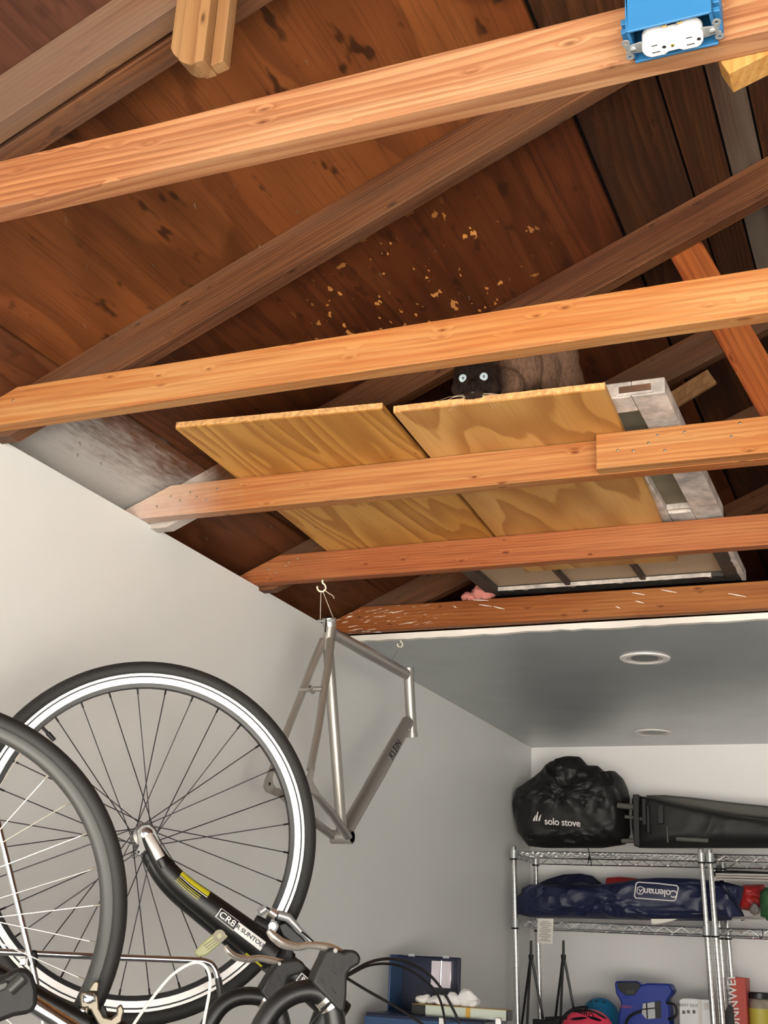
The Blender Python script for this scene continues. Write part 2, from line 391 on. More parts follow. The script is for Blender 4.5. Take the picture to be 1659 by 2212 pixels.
plain('pink_wool', hexc(206, 130, 120), .95, bump=.6, bs=60)
plain('lamp_white', hexc(238, 235, 230), .4)
plain('lamp_baffle', hexc(206, 198, 190), .5)
plain('lamp_lens', hexc(130, 132, 132), .35)
plain('grey_crumple', hexc(130, 122, 116), .8)
t = plain('reflector_lens', hexc(226, 226, 170), .25); t.b.inputs['Transmission Weight'].default_value = .35
# window glass, dusty
t = NT('dusty_glass'); t.b.inputs['Base Color'].default_value = (*hexc(196, 170, 140), 1); t.b.inputs['Roughness'].default_value = .45
t.b.inputs['Alpha'].default_value = .72
# wire-shelf post: chrome with turned grooves every 25 mm
t = NT('chrome_post'); t.b.inputs['Metallic'].default_value = 1; t.b.inputs['Roughness'].default_value = .16
v, o_ = t.coord(False); zz = t.math('FRACT', t.math('MULTIPLY', t.sep(v)[2], 39.37))
t.lk(t.mix(t.math('MULTIPLY', t.map(zz, .06, .04), .6), hexc(214, 212, 208), hexc(90, 88, 84)), t.b.inputs['Base Color'])
# cat coat: seal point - dark mask, ears and legs on taupe fur (pattern of the animal, set out around its head)
def cat_mat(face, leg):
    t = NT('cat_fur'); t.b.inputs['Roughness'].default_value = .85; t.b.inputs['Specular IOR Level'].default_value = .15
    
    tc = t.n('ShaderNodeTexCoord'); v = tc.outputs['Object']
    d = t.n('ShaderNodeVectorMath', operation='DISTANCE'); t.lk(v, d.inputs[0]); d.inputs[1].default_value = face
    e = t.n('ShaderNodeVectorMath', operation='DISTANCE'); t.lk(v, e.inputs[0]); e.inputs[1].default_value = leg
    n = t.noise(v, 70, 4, .6); n2 = t.noise(t.vec('MULTIPLY', v, (160., 160., 60.)), 1, 3)
    a = t.math('MULTIPLY_ADD', n, .03, d.outputs[1])
    c = t.ramp(a, [(.05, hexc(26, 18, 15)), (.08, hexc(52, 37, 30)), (.115, hexc(124, 95, 76)), (.3, hexc(112, 85, 67))])
    c = t.mix(t.map(e.outputs[1], .075, .035, 0, .85), c, hexc(44, 32, 26))
    c = t.mix(t.map(n2, .4, .7, 0, .4), c, hexc(60, 44, 34))
    t.lk(c, t.b.inputs['Base Color']); t.bump(n2, .5, .004)

# ------------------------------------------------------------------ the garage shell
XL, XRT, YF, YB, ZF = -1.851, 4.05, -1.25, 6.232, -CAMH
XRG = 1.1                                        # ridge line
zr = lambda x: 1.932+.435*(x if x <= XRG else 2*XRG-x)   # underside of the roof boards
fl = struct(MB().bb(-2.03, 4.25, YF, YB+.1, ZF-.1, ZF).build('floor', 'concrete', smooth=False))
gr = struct(MB().bb(-14, 16, -22, YF, ZF-.12, ZF-.02).build('ground', 'driveway', smooth=False))
wl = struct(MB().bb(-2.03, XL, YF, YB+.1, ZF, 1.05).build('wall_left', 'wall_paint', smooth=False))
wr = struct(MB().bb(XRT, 4.25, YF, YB+.1, ZF, 1.05).build('wall_right', 'wall_paint', smooth=False))
wb = struct(MB().bb(XL, XRT, YB, YB+.1, ZF, 1.045).build('wall_back', 'back_paint', smooth=False))
gb = struct(MB().prism([(-2.03, 1.045), (4.23, 1.045), (XRG, zr(XRG)-.002)], YB, YB+.1, FXZ).build('wall_gable_back', 'roof_plank', smooth=False))
wf = struct(MB().prism([(-2.03, ZF), (-1.5, ZF), (-1.5, .92), (3.7, .92), (3.7, ZF), (4.23, ZF), (4.23, 1.045), (XRG, zr(XRG)-.002), (-2.03, 1.045)],
            YF, YF+.12, FXZ).build('wall_front', 'wall_paint', smooth=False))
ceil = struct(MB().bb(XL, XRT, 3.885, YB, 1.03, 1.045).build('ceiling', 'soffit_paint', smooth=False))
# torn paper edge of the ceiling board
mb = MB(); N = 150; top = []; bot = []
for i in range(N+1):
    x = XL+.02+i*(XRT-XL-.04)/N
    top.append((x, 1.047)); bot.append((x, 1.026+random.uniform(-.0015, .003)+.003*mnoise.noise((x*3, 0, 0))))
mb.prism(bot+top[::-1], 3.868, 3.889, FXZ)
struct(mb.build('trim_1', 'drywall_edge', smooth=False))

# roof: boards and sheets, each its own piece under the roof
roof = bpy.data.objects.new('roof', None); COL.objects.link(roof); struct(roof)
def slab(name, x0, x1, y0, y1, m, th=.017, lift=0.):
    z0, z1 = zr(x0)+lift, zr(x1)+lift
    return MB().prism([(x0, z0), (x1, z1), (x1, z1+th), (x0, z0+th)], y0, y1, FXZ).build(name, m, roof, smooth=False)
for y0, y1, m in ((-1.4, 1.31, 'eave_board'), (1.31, 1.994, 'eave_board'), (1.997, 2.642, 'eave_board_sprayed'), (2.645, 3.242, 'eave_board'), (3.245, 6.4, 'eave_board')):
    slab('eave_board', -2.4, -1.697, y0, y1, m)
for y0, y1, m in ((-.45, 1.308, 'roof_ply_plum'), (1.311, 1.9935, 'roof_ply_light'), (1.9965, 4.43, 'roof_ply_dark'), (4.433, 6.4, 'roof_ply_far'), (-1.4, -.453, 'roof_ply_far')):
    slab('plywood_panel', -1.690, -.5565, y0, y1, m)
xs = [-.549, -.378, -.288, -.214, -.05, .11, .27, .43, .59, .75, .92, XRG-.002]
for i in range(len(xs)-1):
    slab('roof_plank', xs[i]+.003, xs[i+1]-.003, -1.4, 6.4, 'roof_plank_painted' if i == 2 else 'roof_plank', lift=random.uniform(0, .004))
for i in range(9):
    a = XRG+.002+i*.39; slab('roof_plank', a, a+.386, -1.4, 6.4, 'roof_plank')
mb = MB(); mb.prism([(-2.5, zr(-2.5)+.03), (XRG, zr(XRG)+.03), (4.7, zr(4.7)+.03), (4.7, zr(4.7)+.06), (XRG, zr(XRG)+.06), (-2.5, zr(-2.5)+.06)], -1.6, 6.5, FXZ)
mb.build('roof_covering', 'slot_black', roof, smooth=False)

# ------------------------------------------------------------------ beams
def beam(name, p0, p1, depth, thick, m, side=(0, 1, 0)):
    """straight timber with its own length axis; p0-p1 is the middle line of its lower face's near edge"""
    p0, p1 = Vector(p0), Vector(p1); L = (p1-p0).length; X = (p1-p0).normalized(); Y = Vector(side); Y = (Y-X*Y.dot(X)).normalized(); Z = X.cross(Y)
    o = MB().bb(0, L, 0, thick, 0, depth).build(name, m, smooth=False, bevel=.0016)
    o.matrix_world = Matrix(((X.x, Y.x, Z.x, p0.x), (X.y, Y.y, Z.y, p0.y), (X.z, Y.z, Z.z, p0.z), (0, 0, 0, 1))); o['_placed'] = 1
    return o
nail_me = MB().ell((0, 0, 0), (.0032, .0014, .0032), 8, 6).mesh('nail'); nail_me.materials.append(MAT['nail_steel'])
def nails(parent, pts):
    for p in pts:
        n = put('nail', nail_me, parent); n.location = p
def joist(label, y0, yS, m, group, thick=.037, x0=-1.90, h=.087, nl=(), zoff=0.):
    """ceiling joist along X with the clipped top corner under the roof; yS: y drift per metre"""
    L = XRT-x0; mb = MB()
    # lightly wavy lower and upper arris
    n = 60; low = [(L*i/n, .0011*mnoise.noise((i*.23, y0*9, 1.))) for i in range(n+1)]
    up = [(.135+(L-.135)*i/n, h+.0014*mnoise.noise((i*.31, y0*9, 7.))) for i in range(n+1)]
    mb.prism(low+up[::-1]+[(0., .03)], 0, thick, FXZ)
    o = mb.build('ceiling_joist', m, smooth=False, bevel=.0018)
    o.location = (x0, y0, 1.05+zoff); o.rotation_euler = (0, 0, math.atan(yS)); o['_placed'] = 1
    tag(o, label, 'joist', group); nails(o, [(a, -.001, b) for a, b in nl])
    return o
GJ = 'ceiling joists spanning the garage'
joist('nearest orange ceiling joist, carrying the blue outlet box', 1.2465, 0, 'fir_bright', GJ)
joist('second ceiling joist from the camera, just above the cat', 1.940, 0, 'fir_pale', GJ, nl=((.085, .034), (.065, .05), (.13, .055), (.045, .022)))
joist('nail-studded ceiling joist under the plywood sheets, with a shorter board fixed along its face', 2.570, .0185, 'fir_nailed', GJ,
      nl=((.10, .03), (.14, .055), (.2, .06), (.25, .035), (.28, .062), (.17, .04), (.22, .045)))
joist('reddish ceiling joist with a white hook screwed into its underside', 3.199, 0, 'fir_red', GJ, nl=((.1, .045), (.17, .06), (.13, .03), (.2, .07), (.16, .05)))
joist('farthest ceiling joist with flakes of white paint, along the grey ceiling edge', 3.822, 0, 'fir_scuffed', GJ)
s0 = Vector((-.612, 2.5585, 1.051)); s1 = Vector((2.2, 2.5585+.0185*2.81, 1.051))
sis = beam('sister_board', s0, s1, .086, .0345, 'fir_pale'); tag(sis, 'short pale board full of nail heads, fixed to the face of a joist', 'board')
nails(sis, [(.05, -.001, .04), (.085, -.001, .035), (.12, -.001, .05), (.14, -.001, .067), (.155, -.001, .028), (.2, -.001, .068), (.30, -.001, .045), (.32, -.001, .075)])

GR = 'roof rafters on the wall side'
def rafter(label, y, m, group, x0=-1.93, x1=XRG-.02, depth=.098, thick=.038, drop=0.):
    sl = math.atan(.435); off = depth/math.cos(sl)+.0015+drop
    o = beam('rafter', (x0, y, zr(x0)-off), (x1, y, zr(x1)-off), depth, thick, m)
    xb = (1.040+off-1.932)/.435; bx = (xb-x0)/math.cos(sl)      # level seat cut where the rafter meets the wall
    if bx > 0:
        L = (x1-x0)/math.cos(sl); me_ = MB().prism([(bx, 0), (L, 0), (L, depth), (0, depth), (0, min(depth*.98, bx*.435))], 0, thick, FXZ).mesh('rafter', False)
        me_.materials.append(MAT[m]); o.data = me_
    return tag(o, label, 'rafter', group)
rafter('dusty brown rafter behind the upright moulding, front one of the pair', 1.289, 'rafter_dusty', GR)
rafter('brown rafter right behind the dusty rafter at the upper left', 1.340, 'rafter_old', GR, depth=.094, thick=.047, drop=.0)
rafter('dark weathered rafter rising above the second joist, in the middle of the roof', 1.9785, 'rafter_old', GR)
rafter('dark rafter with a big knot, whose lower end by the wall is misted white', 2.626, 'rafter_sprayed', GR)
rafter('dark rafter behind the cat, rising past the orange brace', 3.2395, 'rafter_old', GR)
rafter('rafter above the edge of the grey ceiling', 3.868, 'rafter_old', GR, x0=-1.76)
rafter('farthest rafter, deep in the dark roof space', 4.57, 'rafter_old', GR, x0=-1.7)
rb = MB().bb(XRG-.019, XRG+.019, YF+.12, YB, zr(XRG)-.16, zr(XRG)-.012).build('ridge_board', 'rafter_old', smooth=False); tag(rb, 'ridge board where the rafters meet', 'board')
# diagonal web from the third rafter down to the nailed joist
b0, b1 = Vector((-.475, 2.666, 1.70)), Vector((-.243, 2.666, 1.145)); dr = (b1-b0).normalized()
br = beam('diagonal_brace', b0-dr*.0, b1+dr*.12, .082, .019, 'brace_fir'); tag(br, 'orange diagonal brace board with long grain loops beside the white frame', 'brace')
# lower tip of a web below the nearest joist
mb = MB().prism([(-.150, 1.06), (-.137, 1.030), (-.045, 1.062), (-.03, 1.745), (-.15, 1.70)], 1.2845, 1.322, FXZ)
tag(mb.build('web_board', 'fresh_pine', smooth=False, bevel=.001), 'pale pine web board whose cut tip hangs below the nearest joist', 'board')
# upright mouldings
mo = thing('moulding_bundle', 'upright tan mouldings with rounded lower end, fixed to the dusty rafter', 'moulding')
def strip(x0, x1, zb, yf, round_l):
    n = 10; low = []
    for i in range(n+1):
        a = i/n; x = x0+(x1-x0)*a; low.append((x, zb+round_l(a)))
    return MB().prism(low+[(x1, 1.50), (x0, 1.48)], yf, 1.288, FXZ).build('moulding_strip', 'moulding_wood', mo, smooth=False, bevel=.0015)
strip(-.957, -.9345, 1.262, 1.262, lambda a: .025*(1-a)**2)
strip(-.9335, -.902, 1.236, 1.254, lambda a: .016*(1-a)**2)
strip(-.9025, -.884, 1.233, 1.248, lambda a: 0)
strip(-.8832, -.862, 1.236, 1.266, lambda a: .004*a)

# nail points coming through the roof boards
tip_me = MB().tube([(0, 0, 0), (0, 0, -.012)], [.0013, .0004], 6).mesh('nail_point'); tip_me.materials.append(MAT['nail_steel'])
def AR(px, py): d = ray(px, py); return d*(1.932/(d.z-.435*d.x))
for px, py in ((172, 955), (168, 980), (218, 998), (337, 964), (348, 992), (62, 980), (182, 700), (150, 590), (330, 570), (372, 585), (188, 575), (140, 470), (420, 440), (560, 530), (640, 455), (505, 400), (760, 220), (660, 130), (1012, 640), (1210, 600), (1130, 640), (820, 590), (940, 540), (1100, 600), (445, 1160), (585, 1135)):
    n_ = put('nail_point', tip_me, roof); n_.location = AR(px, py); n_.rotation_euler = (random.uniform(-.3, .3), R(-23.5)+random.uniform(-.2, .2), 0)
# slivers of white paint on the farthest joist
J5 = [o for o in COL.objects if o.name.startswith('ceiling_joist') and 'farthest' in o.get('label', '')][0]
for a, b in (((1365, 1280), (1393, 1285)), ((1428, 1274), (1462, 1280)), ((1573, 1282), (1612, 1289)), ((1373, 1298), (1391, 1303)), ((1022, 1296), (1055, 1297)), ((1035, 1306), (1062, 1310)), ((1066, 1310), (1090, 1316)), ((1330, 1310), (1340, 1314)), ((980, 1310), (986, 1312))):
    p, q = AY(*a, 3.8212)-J5.location, AY(*b, 3.8212)-J5.location; MB().tube([p, (p+q)/2, q], [.0008, .0016, .0006], 6).build('paint_sliver', 'decal_white', J5)

# ------------------------------------------------------------------ outlet box on the nearest joist
ob = thing('outlet_box', 'blue plastic outlet box with a white duplex receptacle, on the nearest joist', 'outlet box')
bx0, bx1, by0, by1, bz = -.243, -.1425, 1.189, 1.2455, 1.046
mb = MB(); w = .0035
mb.bb(bx0, bx1, by0, by0+w, bz, 1.135); mb.bb(bx0, bx1, by1-w, by1, bz-.002, 1.135); mb.bb(bx0, bx0+w, by0, by1, bz, 1.135); mb.bb(bx1-w, bx1, by0, by1, bz, 1.135); mb.bb(bx0, bx1, by0, by1, 1.131, 1.135)
body = mb.build('box_body', 'blue_plastic', ob, bevel=.001)
for sx in (-1, 1):
    x = bx0-.004 if sx < 0 else bx1+.004
    MB().bb(x-.004, x+.004, 1.20, 1.216, 1.055, 1.062).build('box_lug', 'blue_plastic', body, bevel=.001)
    MB().bb(x-.004, x+.004, 1.20, 1.216, 1.068, 1.076).build('box_lug', 'blue_plastic', body, bevel=.001)
    MB().bb(x-.003, x+.003, 1.226, 1.244, 1.05, 1.10).build('nail_flange', 'blue_plastic', body, bevel=.001)
MB().bb(-.214, -.196, by0-.0008, by0+.001, 1.112, 1.124).build('paper_label', 'decal_white', body, smooth=False)
cx, cy = (bx0+bx1)/2, 1.217
def duplex(sc=1., n=14):                        # outline of the two-lobed face
    P = []
    for s in (1, -1):
        for i in range(n+1):
            a = R(-142+284*i/n); P.append((s*(.0195+.0168*math.cos(a))*sc, s*max(-.0142, min(.0142, .0168*math.sin(a)))*sc))
    return P
yo = MB(); yo.prism([(cx-.0545, cy-.006), (cx-.038, cy-.0085), (cx+.038, cy-.0085), (cx+.0545, cy-.006), (cx+.0545, cy+.006), (cx+.038, cy+.0085), (cx-.038, cy+.0085), (cx-.0545, cy+.006)], bz-.0035, bz-.002, FXY)
yo = yo.build('yoke', 'zinc', ob, smooth=False)
for s in (-1, 1):
    for t_ in (-1, 1):
        m2 = MB(); m2.lathe([(.0022, 0), (.0052, 0), (.0052, .0014), (.0022, .0014)], 16, Matrix.Translation((cx+s*.0535, cy+t_*.0125, bz-.0036)), close=True)
        m2.build('yoke_ear', 'zinc', yo)
        MB().box((cx+s*.0535, cy+t_*.0065, bz-.003), (.006, .006, .0013)).build('yoke_ear', 'zinc', yo)
    sc_ = MB().lathe([(.0038, 0), (.0036, -.0018), (.002, -.0026)], 14, Matrix.Translation((cx+s*.047, cy, bz-.0035))).build('screw', 'zinc', yo)
    MB().bb(cx+s*.047-.003, cx+s*.047+.003, cy-.0005, cy+.0005, bz-.0064, bz-.0055).build('screw_slot', 'slot_black', sc_)
fc = MB().prism([(cx+a, cy+b) for a, b in duplex()], bz-.0105, bz+.012, FXY).build('receptacle_face', 'white_plastic', ob, bevel=.0015)
for s in (-1, 1):
    q = cx+s*.0205
    MB().bb(q-.0048, q+.0048, cy+.0052, cy+.0064, bz-.0109, bz-.0095).build('slot', 'slot_black', fc, smooth=False)
    MB().bb(q-.0035, q+.0035, cy-.0068, cy-.0056, bz-.0109, bz-.0095).build('slot', 'slot_black', fc, smooth=False)
    MB().lathe([(.0024, 0), (.0024, .001)], 12, Matrix.Translation((q+.0105, cy, bz-.0109))).build('slot', 'slot_black', fc)
MB().lathe([(.0022, 0), (.0018, -.0012)], 12, Matrix.Translation((cx, cy, bz-.0105))).build('screw', 'brass', fc)
for x in (-.006, .012): MB().lathe([(.0035, 0), (.0032, -.003)], 12, Matrix.Translation((cx+x, cy-.0205, bz+.006)) @ Matrix.Rotation(R(90), 4, 'X')).build('terminal_screw', 'brass', ob)

plain('ply_edge', hexc(226, 172, 112), .8, var=.25, bs=90, bump=.4)
# ------------------------------------------------------------------ boards stored on top of the joists
def sheet(name, label, Q, z0, th, m, jag):
    """loose board with a slightly splintered near edge; Q = near-left, near-right, far-right, far-left"""
    n = 170; near = []
    for i in range(n+1):
        t_ = i/n; p = Vector(Q[0]).lerp(Vector(Q[1]), t_); near.append((p.x, p.y+(random.uniform(-1, 1)*.6+mnoise.noise((i*.35, Q[0][0]*9, 0)))*jag))
    o = MB().prism(near+[Q[2], Q[3]], z0, z0+th, FXY).build(name, m, smooth=False)
    MB().prism([(a, b-.0006) for a, b in near]+[(a, b+.004) for a, b in near[::-1]], z0+.0035, z0+th+.0006, FXY).build('splintered_edge', 'ply_edge', o, smooth=False)
    return tag(o, label, 'plywood')
ply1 = sheet('plywood_sheet', 'honey plywood sheet with straight grain lying on the joists, left one', [(-1.549, 2.251), (-1.034, 2.293), (-1.074, 3.262), (-1.607, 3.262)], 1.1385, .0165, 'ply_honey', .0008)
ply2 = sheet('plywood_sheet', 'plywood sheet with swirling grain under the cat, right one', [(-1.016, 2.317), (-.538, 2.337), (-.607, 3.56), (-1.081, 3.56)], 1.1385, .0165, 'ply_figured', .0012)
zt = 1.1565
# painted wooden frame lying on the right sheet
wfm = thing('painted_frame', 'weathered white wooden frame with a recessed panel, lying on the right plywood sheet', 'frame')
fx0, fx1, fy0, fy1, ft = -.640, -.428, 2.425, 3.262, .038
MB().bb(fx1-.073, fx1, fy0, fy1, zt, zt+ft).build('stile', 'old_white_paint', wfm, smooth=False, bevel=.003)
MB().bb(fx0, fx0+.073, fy0, fy1, zt, zt+ft).build('stile', 'old_white_paint', wfm, smooth=False, bevel=.003)
rl = MB().bb(fx0+.0735, fx1-.0735, fy0, fy0+.08, zt+.001, zt+ft).build('rail', 'old_white_paint', wfm, smooth=False, bevel=.003)
MB().bb(fx0+.0735, fx1-.0735, fy1-.07, fy1, zt+.001, zt+ft).build('rail', 'old_white_paint', wfm, smooth=False, bevel=.003)
MB().bb(fx1-.1, fx1-.03, fy0-.0012, fy0+.004, zt+.011, zt+.026).build('mortise', 'sash_wood', rl, smooth=False)
MB().bb(fx1-.105, fx1-.025, fy0-.005, fy0+.003, zt+.003, zt+.009).build('bead', 'old_white_paint', rl, smooth=False, bevel=.001)
MB().bb(fx0+.07, fx1-.07, fy0+.075, fy1-.075, zt+.022, zt+.028).build('panel', 'dusty_panel', wfm, smooth=False)
for y in (fy0+.085, fy1-.085): MB().bb(fx0+.0735, fx1-.0735, y-.006, y+.006, zt+.006, zt+.022).build('panel_bead', 'old_white_paint', wfm, smooth=False, bevel=.002)
# old divided window sash farther back
sw = thing('window_sash', 'old divided window sash with black flaking bars, lying behind the reddish joist', 'window sash')
sx0, sx1, sy0, sy1 = -1.300, -.448, 3.30, 3.868; sz = zt+.0005; sth = .034
MB().bb(sx0, sx0+.048, sy0, sy1, sz, sz+sth).build('stile', 'black_paint_old', sw, smooth=False, bevel=.002)
st2 = MB().bb(sx1-.058, sx1, sy0, sy1, sz, sz+sth).build('stile', 'black_paint_old', sw, smooth=False, bevel=.002)
n = 40; pe = []
for i in range(n+1): pe.append((sx1-.012-abs(mnoise.noise((i*.9, 3, 0)))*.014, sy0+(sy1-sy0)*i/n))
MB().prism(pe+[(sx1+.001, sy1), (sx1+.001, sy0)], sz-.0012, sz+sth-.002, FXY).build('flaking_paint', 'old_white_paint', st2, smooth=False)
r1 = MB().bb(sx0+.0485, sx1-.0585, sy1-.062, sy1, sz+.001, sz+sth).build('rail', 'black_paint_old', sw, smooth=False, bevel=.002)
MB().bb(sx0+.0485, sx1-.0585, sy0, sy0+.05, sz+.001, sz+sth).build('rail', 'black_paint_old', sw, smooth=False, bevel=.002)
fla = [(sx0+.05+.016*i, sy1-.0675+max(0, mnoise.noise((i*.9, 9, 0))+.05)*.03) for i in range(45) if sx0+.05+.016*i < sx1-.06]
MB().prism(fla+[(fla[-1][0], sy1-.068), (fla[0][0], sy1-.068)], sz-.0012, sz+.012, FXY).build('flaking_paint', 'old_white_paint', r1, smooth=False)
mx = [sx0+.048, -1.008, -.760, sx1-.058]
for x in mx[1:3]: MB().bb(x-.009, x+.009, sy0+.051, sy1-.063, sz+.002, sz+sth-.004).build('muntin', 'black_paint_old', sw, smooth=False, bevel=.003)
for i in range(3): MB().bb(mx[i]+.001, mx[i+1]-.001, sy0+.045, sy1-.058, sz+.017, sz+.020).build('pane', 'dusty_glass', sw, smooth=False)
# tuft of pink insulation on the farthest joist
mb = MB(); V = []
mb.ell((-1.315, 3.842, 1.166), (.045, .03, .027), 24, 14); mb.ell((-1.365, 3.845, 1.154), (.03, .022, .016), 20, 12)
mb.v = [tuple(Vector(p)+Vector((mnoise.noise(Vector(p)*70), mnoise.noise(Vector(p)*70+Vector((9, 0, 0))), mnoise.noise(Vector(p)*70+Vector((0, 9, 0)))))*.008) for p in mb.v]
tag(mb.build('insulation_tuft', 'pink_wool'), 'tuft of pink insulation on the farthest joist beside the window sash', 'insulation')
# offcut of profiled moulding behind the brace
p0, p1 = AY(1440, 892, 3.06), AY(1548, 826, 3.06)
mc = thing('moulding_offcut', 'short brown profiled moulding offcut beside the white frame, left of the brace', 'moulding')
d_ = (p1-p0).normalized(); up = Vector((0, 1, 0)).cross(d_); up = up if up.z > 0 else -up
for a, b, t_ in ((0, .014, .012), (.0145, .034, .018), (.0345, .048, .014)):
    V = [p0+up*a, p1+up*a, p1+up*b, p0+up*b]
    mb = MB(); mb.add([*V, *[q+Vector((0, t_, 0)) for q in V]], [(0, 1, 2, 3), (7, 6, 5, 4), (0, 4, 5, 1), (1, 5, 6, 2), (2, 6, 7, 3), (3, 7, 4, 0)])
    mb.build('moulding_strip', 'moulding_wood', mc, smooth=False, bevel=.001)

# ------------------------------------------------------------------ recessed ceiling lights
for (lx, ly, lab) in ((-.868, 4.335, 'recessed ceiling light with white trim, nearer one'), (-1.143, 5.853, 'recessed ceiling light with white trim, above the black bag')):
    L = thing('recessed_light', lab, 'ceiling light', 'recessed lights in the grey ceiling')
    T_ = Matrix.Translation((lx, ly, 1.0295))
    MB().lathe([(.090, 0), (.089, -.004), (.078, -.0065), (.066, -.004), (.064, .0)], 48, T_, close=True).build('trim_ring', 'lamp_white', L)
    MB().lathe([(.0655, -.003), (.048, .0002), (.0475, .0004), (.066, .0002)], 48, T_, close=True).build('baffle', 'lamp_baffle', L)
    MB().lathe([(.049, -.0012), (.03, -.0022), (.0, -.0028)], 40, T_).build('lens', 'lamp_lens', L)

# ------------------------------------------------------------------ the cat
CP = AY(1029, 818, 2.352); CP0 = CP.copy()
Ft = (-CP).normalized(); Ft = (Ft + CR*(-.16) + CU*(-.02)).normalized()
Rt = Ft.cross(Vector((0, 0, 1))).normalized(); Rt = -Rt if Rt.dot(CR) < 0 else Rt
Rt = (Rt + Vector((0, 0, 1))*.02).normalized(); Ut = Rt.cross(Ft); Ut = Ut if Ut.z > 0 else -Ut
Mh = Matrix(((Rt.x, Ft.x, Ut.x), (Rt.y, Ft.y, Ut.y), (Rt.z, Ft.z, Ut.z)))
H = lambda r_, f_, u_: CP + Rt*r_ + Ft*f_ + Ut*u_
ct = thing('cat', 'dark-faced cat with pale blue eyes peering over the plywood edge', 'cat')
zb = 1.1552
mb = MB(); I3 = Mh
def E(c, r, M=None): mb.ell(c, r, 24, 16, M)
E(H(0, 0, .004), (.052, .048, .047), I3); E(H(0, .012, -.012), (.049, .042, .036), I3)
E(H(0, .040, -.030), (.024, .022, .019), I3); E(H(-.012, .044, -.034), (.015, .016, .013), I3); E(H(.012, .044, -.034), (.015, .016, .013), I3)
E(H(0, .036, -.047), (.014, .016, .011), I3); E(H(0, .045, -.014), (.0095, .022, .016), I3)
E(H(-.034, .014, -.020), (.022, .026, .024), I3); E(H(.034, .014, -.020), (.022, .026, .024), I3)
for s in (-1, 1):
    mb.tube([H(s*.028, -.004, .028), H(s*.036, -.006, .052), H(s*.041, -.006, .078)], [.022, .016, .003], 12, flat=.5, up=Ft)
neck = H(.055, -.045, -.022); chest = AY(1118, 836, 2.475); chest.z = max(chest.z, zb+.061)
E(neck, (.046, .046, .043), I3); E(H(.03, -.03, -.018), (.05, .046, .042), I3); E(chest, (.056, .052, .06))
sh = chest+Vector((.025, .05, .07)); E(sh, (.066, .068, .10)); E((neck+sh)/2+Vector((0, 0, .02)), (.056, .05, .07))
ru = AY(1206, 800, 2.60); ru.z = zb+.118; mid = (sh+ru)/2+Vector((0, 0, .02)); mid.z += .035; E(mid, (.078, .07, .075)); E(ru, (.064, .075, .117))
E((ru.x-.005, ru.y-.055, zb+.045), (.042, .03, .045))
for q in ((chest.x-.012, chest.y-.02), (chest.x+.04, chest.y-.005)):
    mb.tube([(q[0], q[1]+.012, zb+.07), (q[0], q[1], zb+.03), (q[0]-.004, q[1]-.012, zb+.012), (q[0]-.008, q[1]-.03, zb+.010)], [.024, .018, .015, .013], 14)
mb.tube([(ru.x-.01, ru.y-.06, zb+.013), (ru.x-.02, ru.y-.1, zb+.011)], [.016, .014], 12)
tl = spline([ru+Vector((.05, .02, .0)), ru+Vector((.10, .06, -.05)), ru+Vector((.10, .14, -.064)), ru+Vector((.04, .2, -.066))], 6)
mb.tube(tl, lerpr([.017, .014, .012, .008], len(tl)), 10)
me = mb.mesh('body'); tmp = bpy.data.objects.new('tmp', me); COL.objects.link(tmp)
rm = tmp.modifiers.new('r', 'REMESH'); rm.mode = 'VOXEL'; rm.voxel_size = .0036; sm = tmp.modifiers.new('s', 'SMOOTH'); sm.iterations = 4; sm.factor = .5
bm_ = bpy.data.meshes.new_from_object(tmp.evaluated_get(bpy.context.evaluated_depsgraph_get())); bpy.data.objects.remove(tmp)
nr_ = [v.normal.copy() for v in bm_.vertices]; co_ = []
for v, n_ in zip(bm_.vertices, nr_):
    k = mnoise.noise(v.co*150)*.0011+mnoise.noise(v.co*420)*.0008
    if (v.co-CP).length > .055: k *= 1.8
    co_ += list(v.co+n_*k)
bm_.vertices.foreach_set('co', co_); bm_.update()
bm_.shade_smooth(); bm_.name = 'body'
cat_mat(tuple(H(0, .03, -.004)), (chest.x+.045, chest.y-.0, zb+.03)); bm_.materials.clear(); bm_.materials.append(MAT['cat_fur'])
body = put('body', bm_, ct)
t = NT('cat_iris'); t.b.inputs['Roughness'].default_value = .08; t.b.inputs['Base Color'].default_value = (*hexc(206, 226, 236), 1); t.b.inputs['Coat Weight'].default_value = .6
plain('cat_nose', hexc(36, 28, 27), .28); plain('cat_pupil', hexc(52, 60, 68), .08); plain('whisker_hair', hexc(220, 195, 165), .5)
plain('cat_lid', hexc(26, 20, 18), .6)
for s in (-1, 1):
    ec = H(s*.0232, .0405, .0035); er = .0108
    ey = MB().ell(ec, (er,)*3, 28, 18, Mh).build('eye', 'cat_iris', body)
    look = (-ec).normalized(); 
    Q = look.to_track_quat('Z', 'Y').to_matrix().to_4x4(); Q.translation = ec
    MB().lathe([(.0, er*1.005), (.0022, er*.985), (.0032, er*.96), (.0033, er*.94)], 20, Q).build('pupil', 'cat_pupil', ey)
    MB().lathe([(er*.84, er*.60), (er*.95, er*.46), (er*1.05, er*.32), (er*1.05, er*.0), (er*.95, er*.0)], 28, Q, close=True).build('eyelid', 'cat_lid', body)
MB().ell(H(0, .0640, -.0285), (.0068, .005, .0045), 16, 10, Mh).build('nose', 'cat_nose', body)
for s in (-1, 1):
    for k in range(6):
        a = H(s*(.012+.003*random.random()), .052, -.033-.003*(k % 3))
        e = a+Rt*s*(.03+.012*k*.6)+Ft*(.012+.01*random.random())+Ut*(-.036+.006*k+random.uniform(-.004, .004))
        m_ = (a+e)/2+Ut*.006
        MB().tube(spline([a, m_, e], 4), lerpr([.00045, .00035, .00012], 9), 5).build('whisker', 'whisker_hair', body)

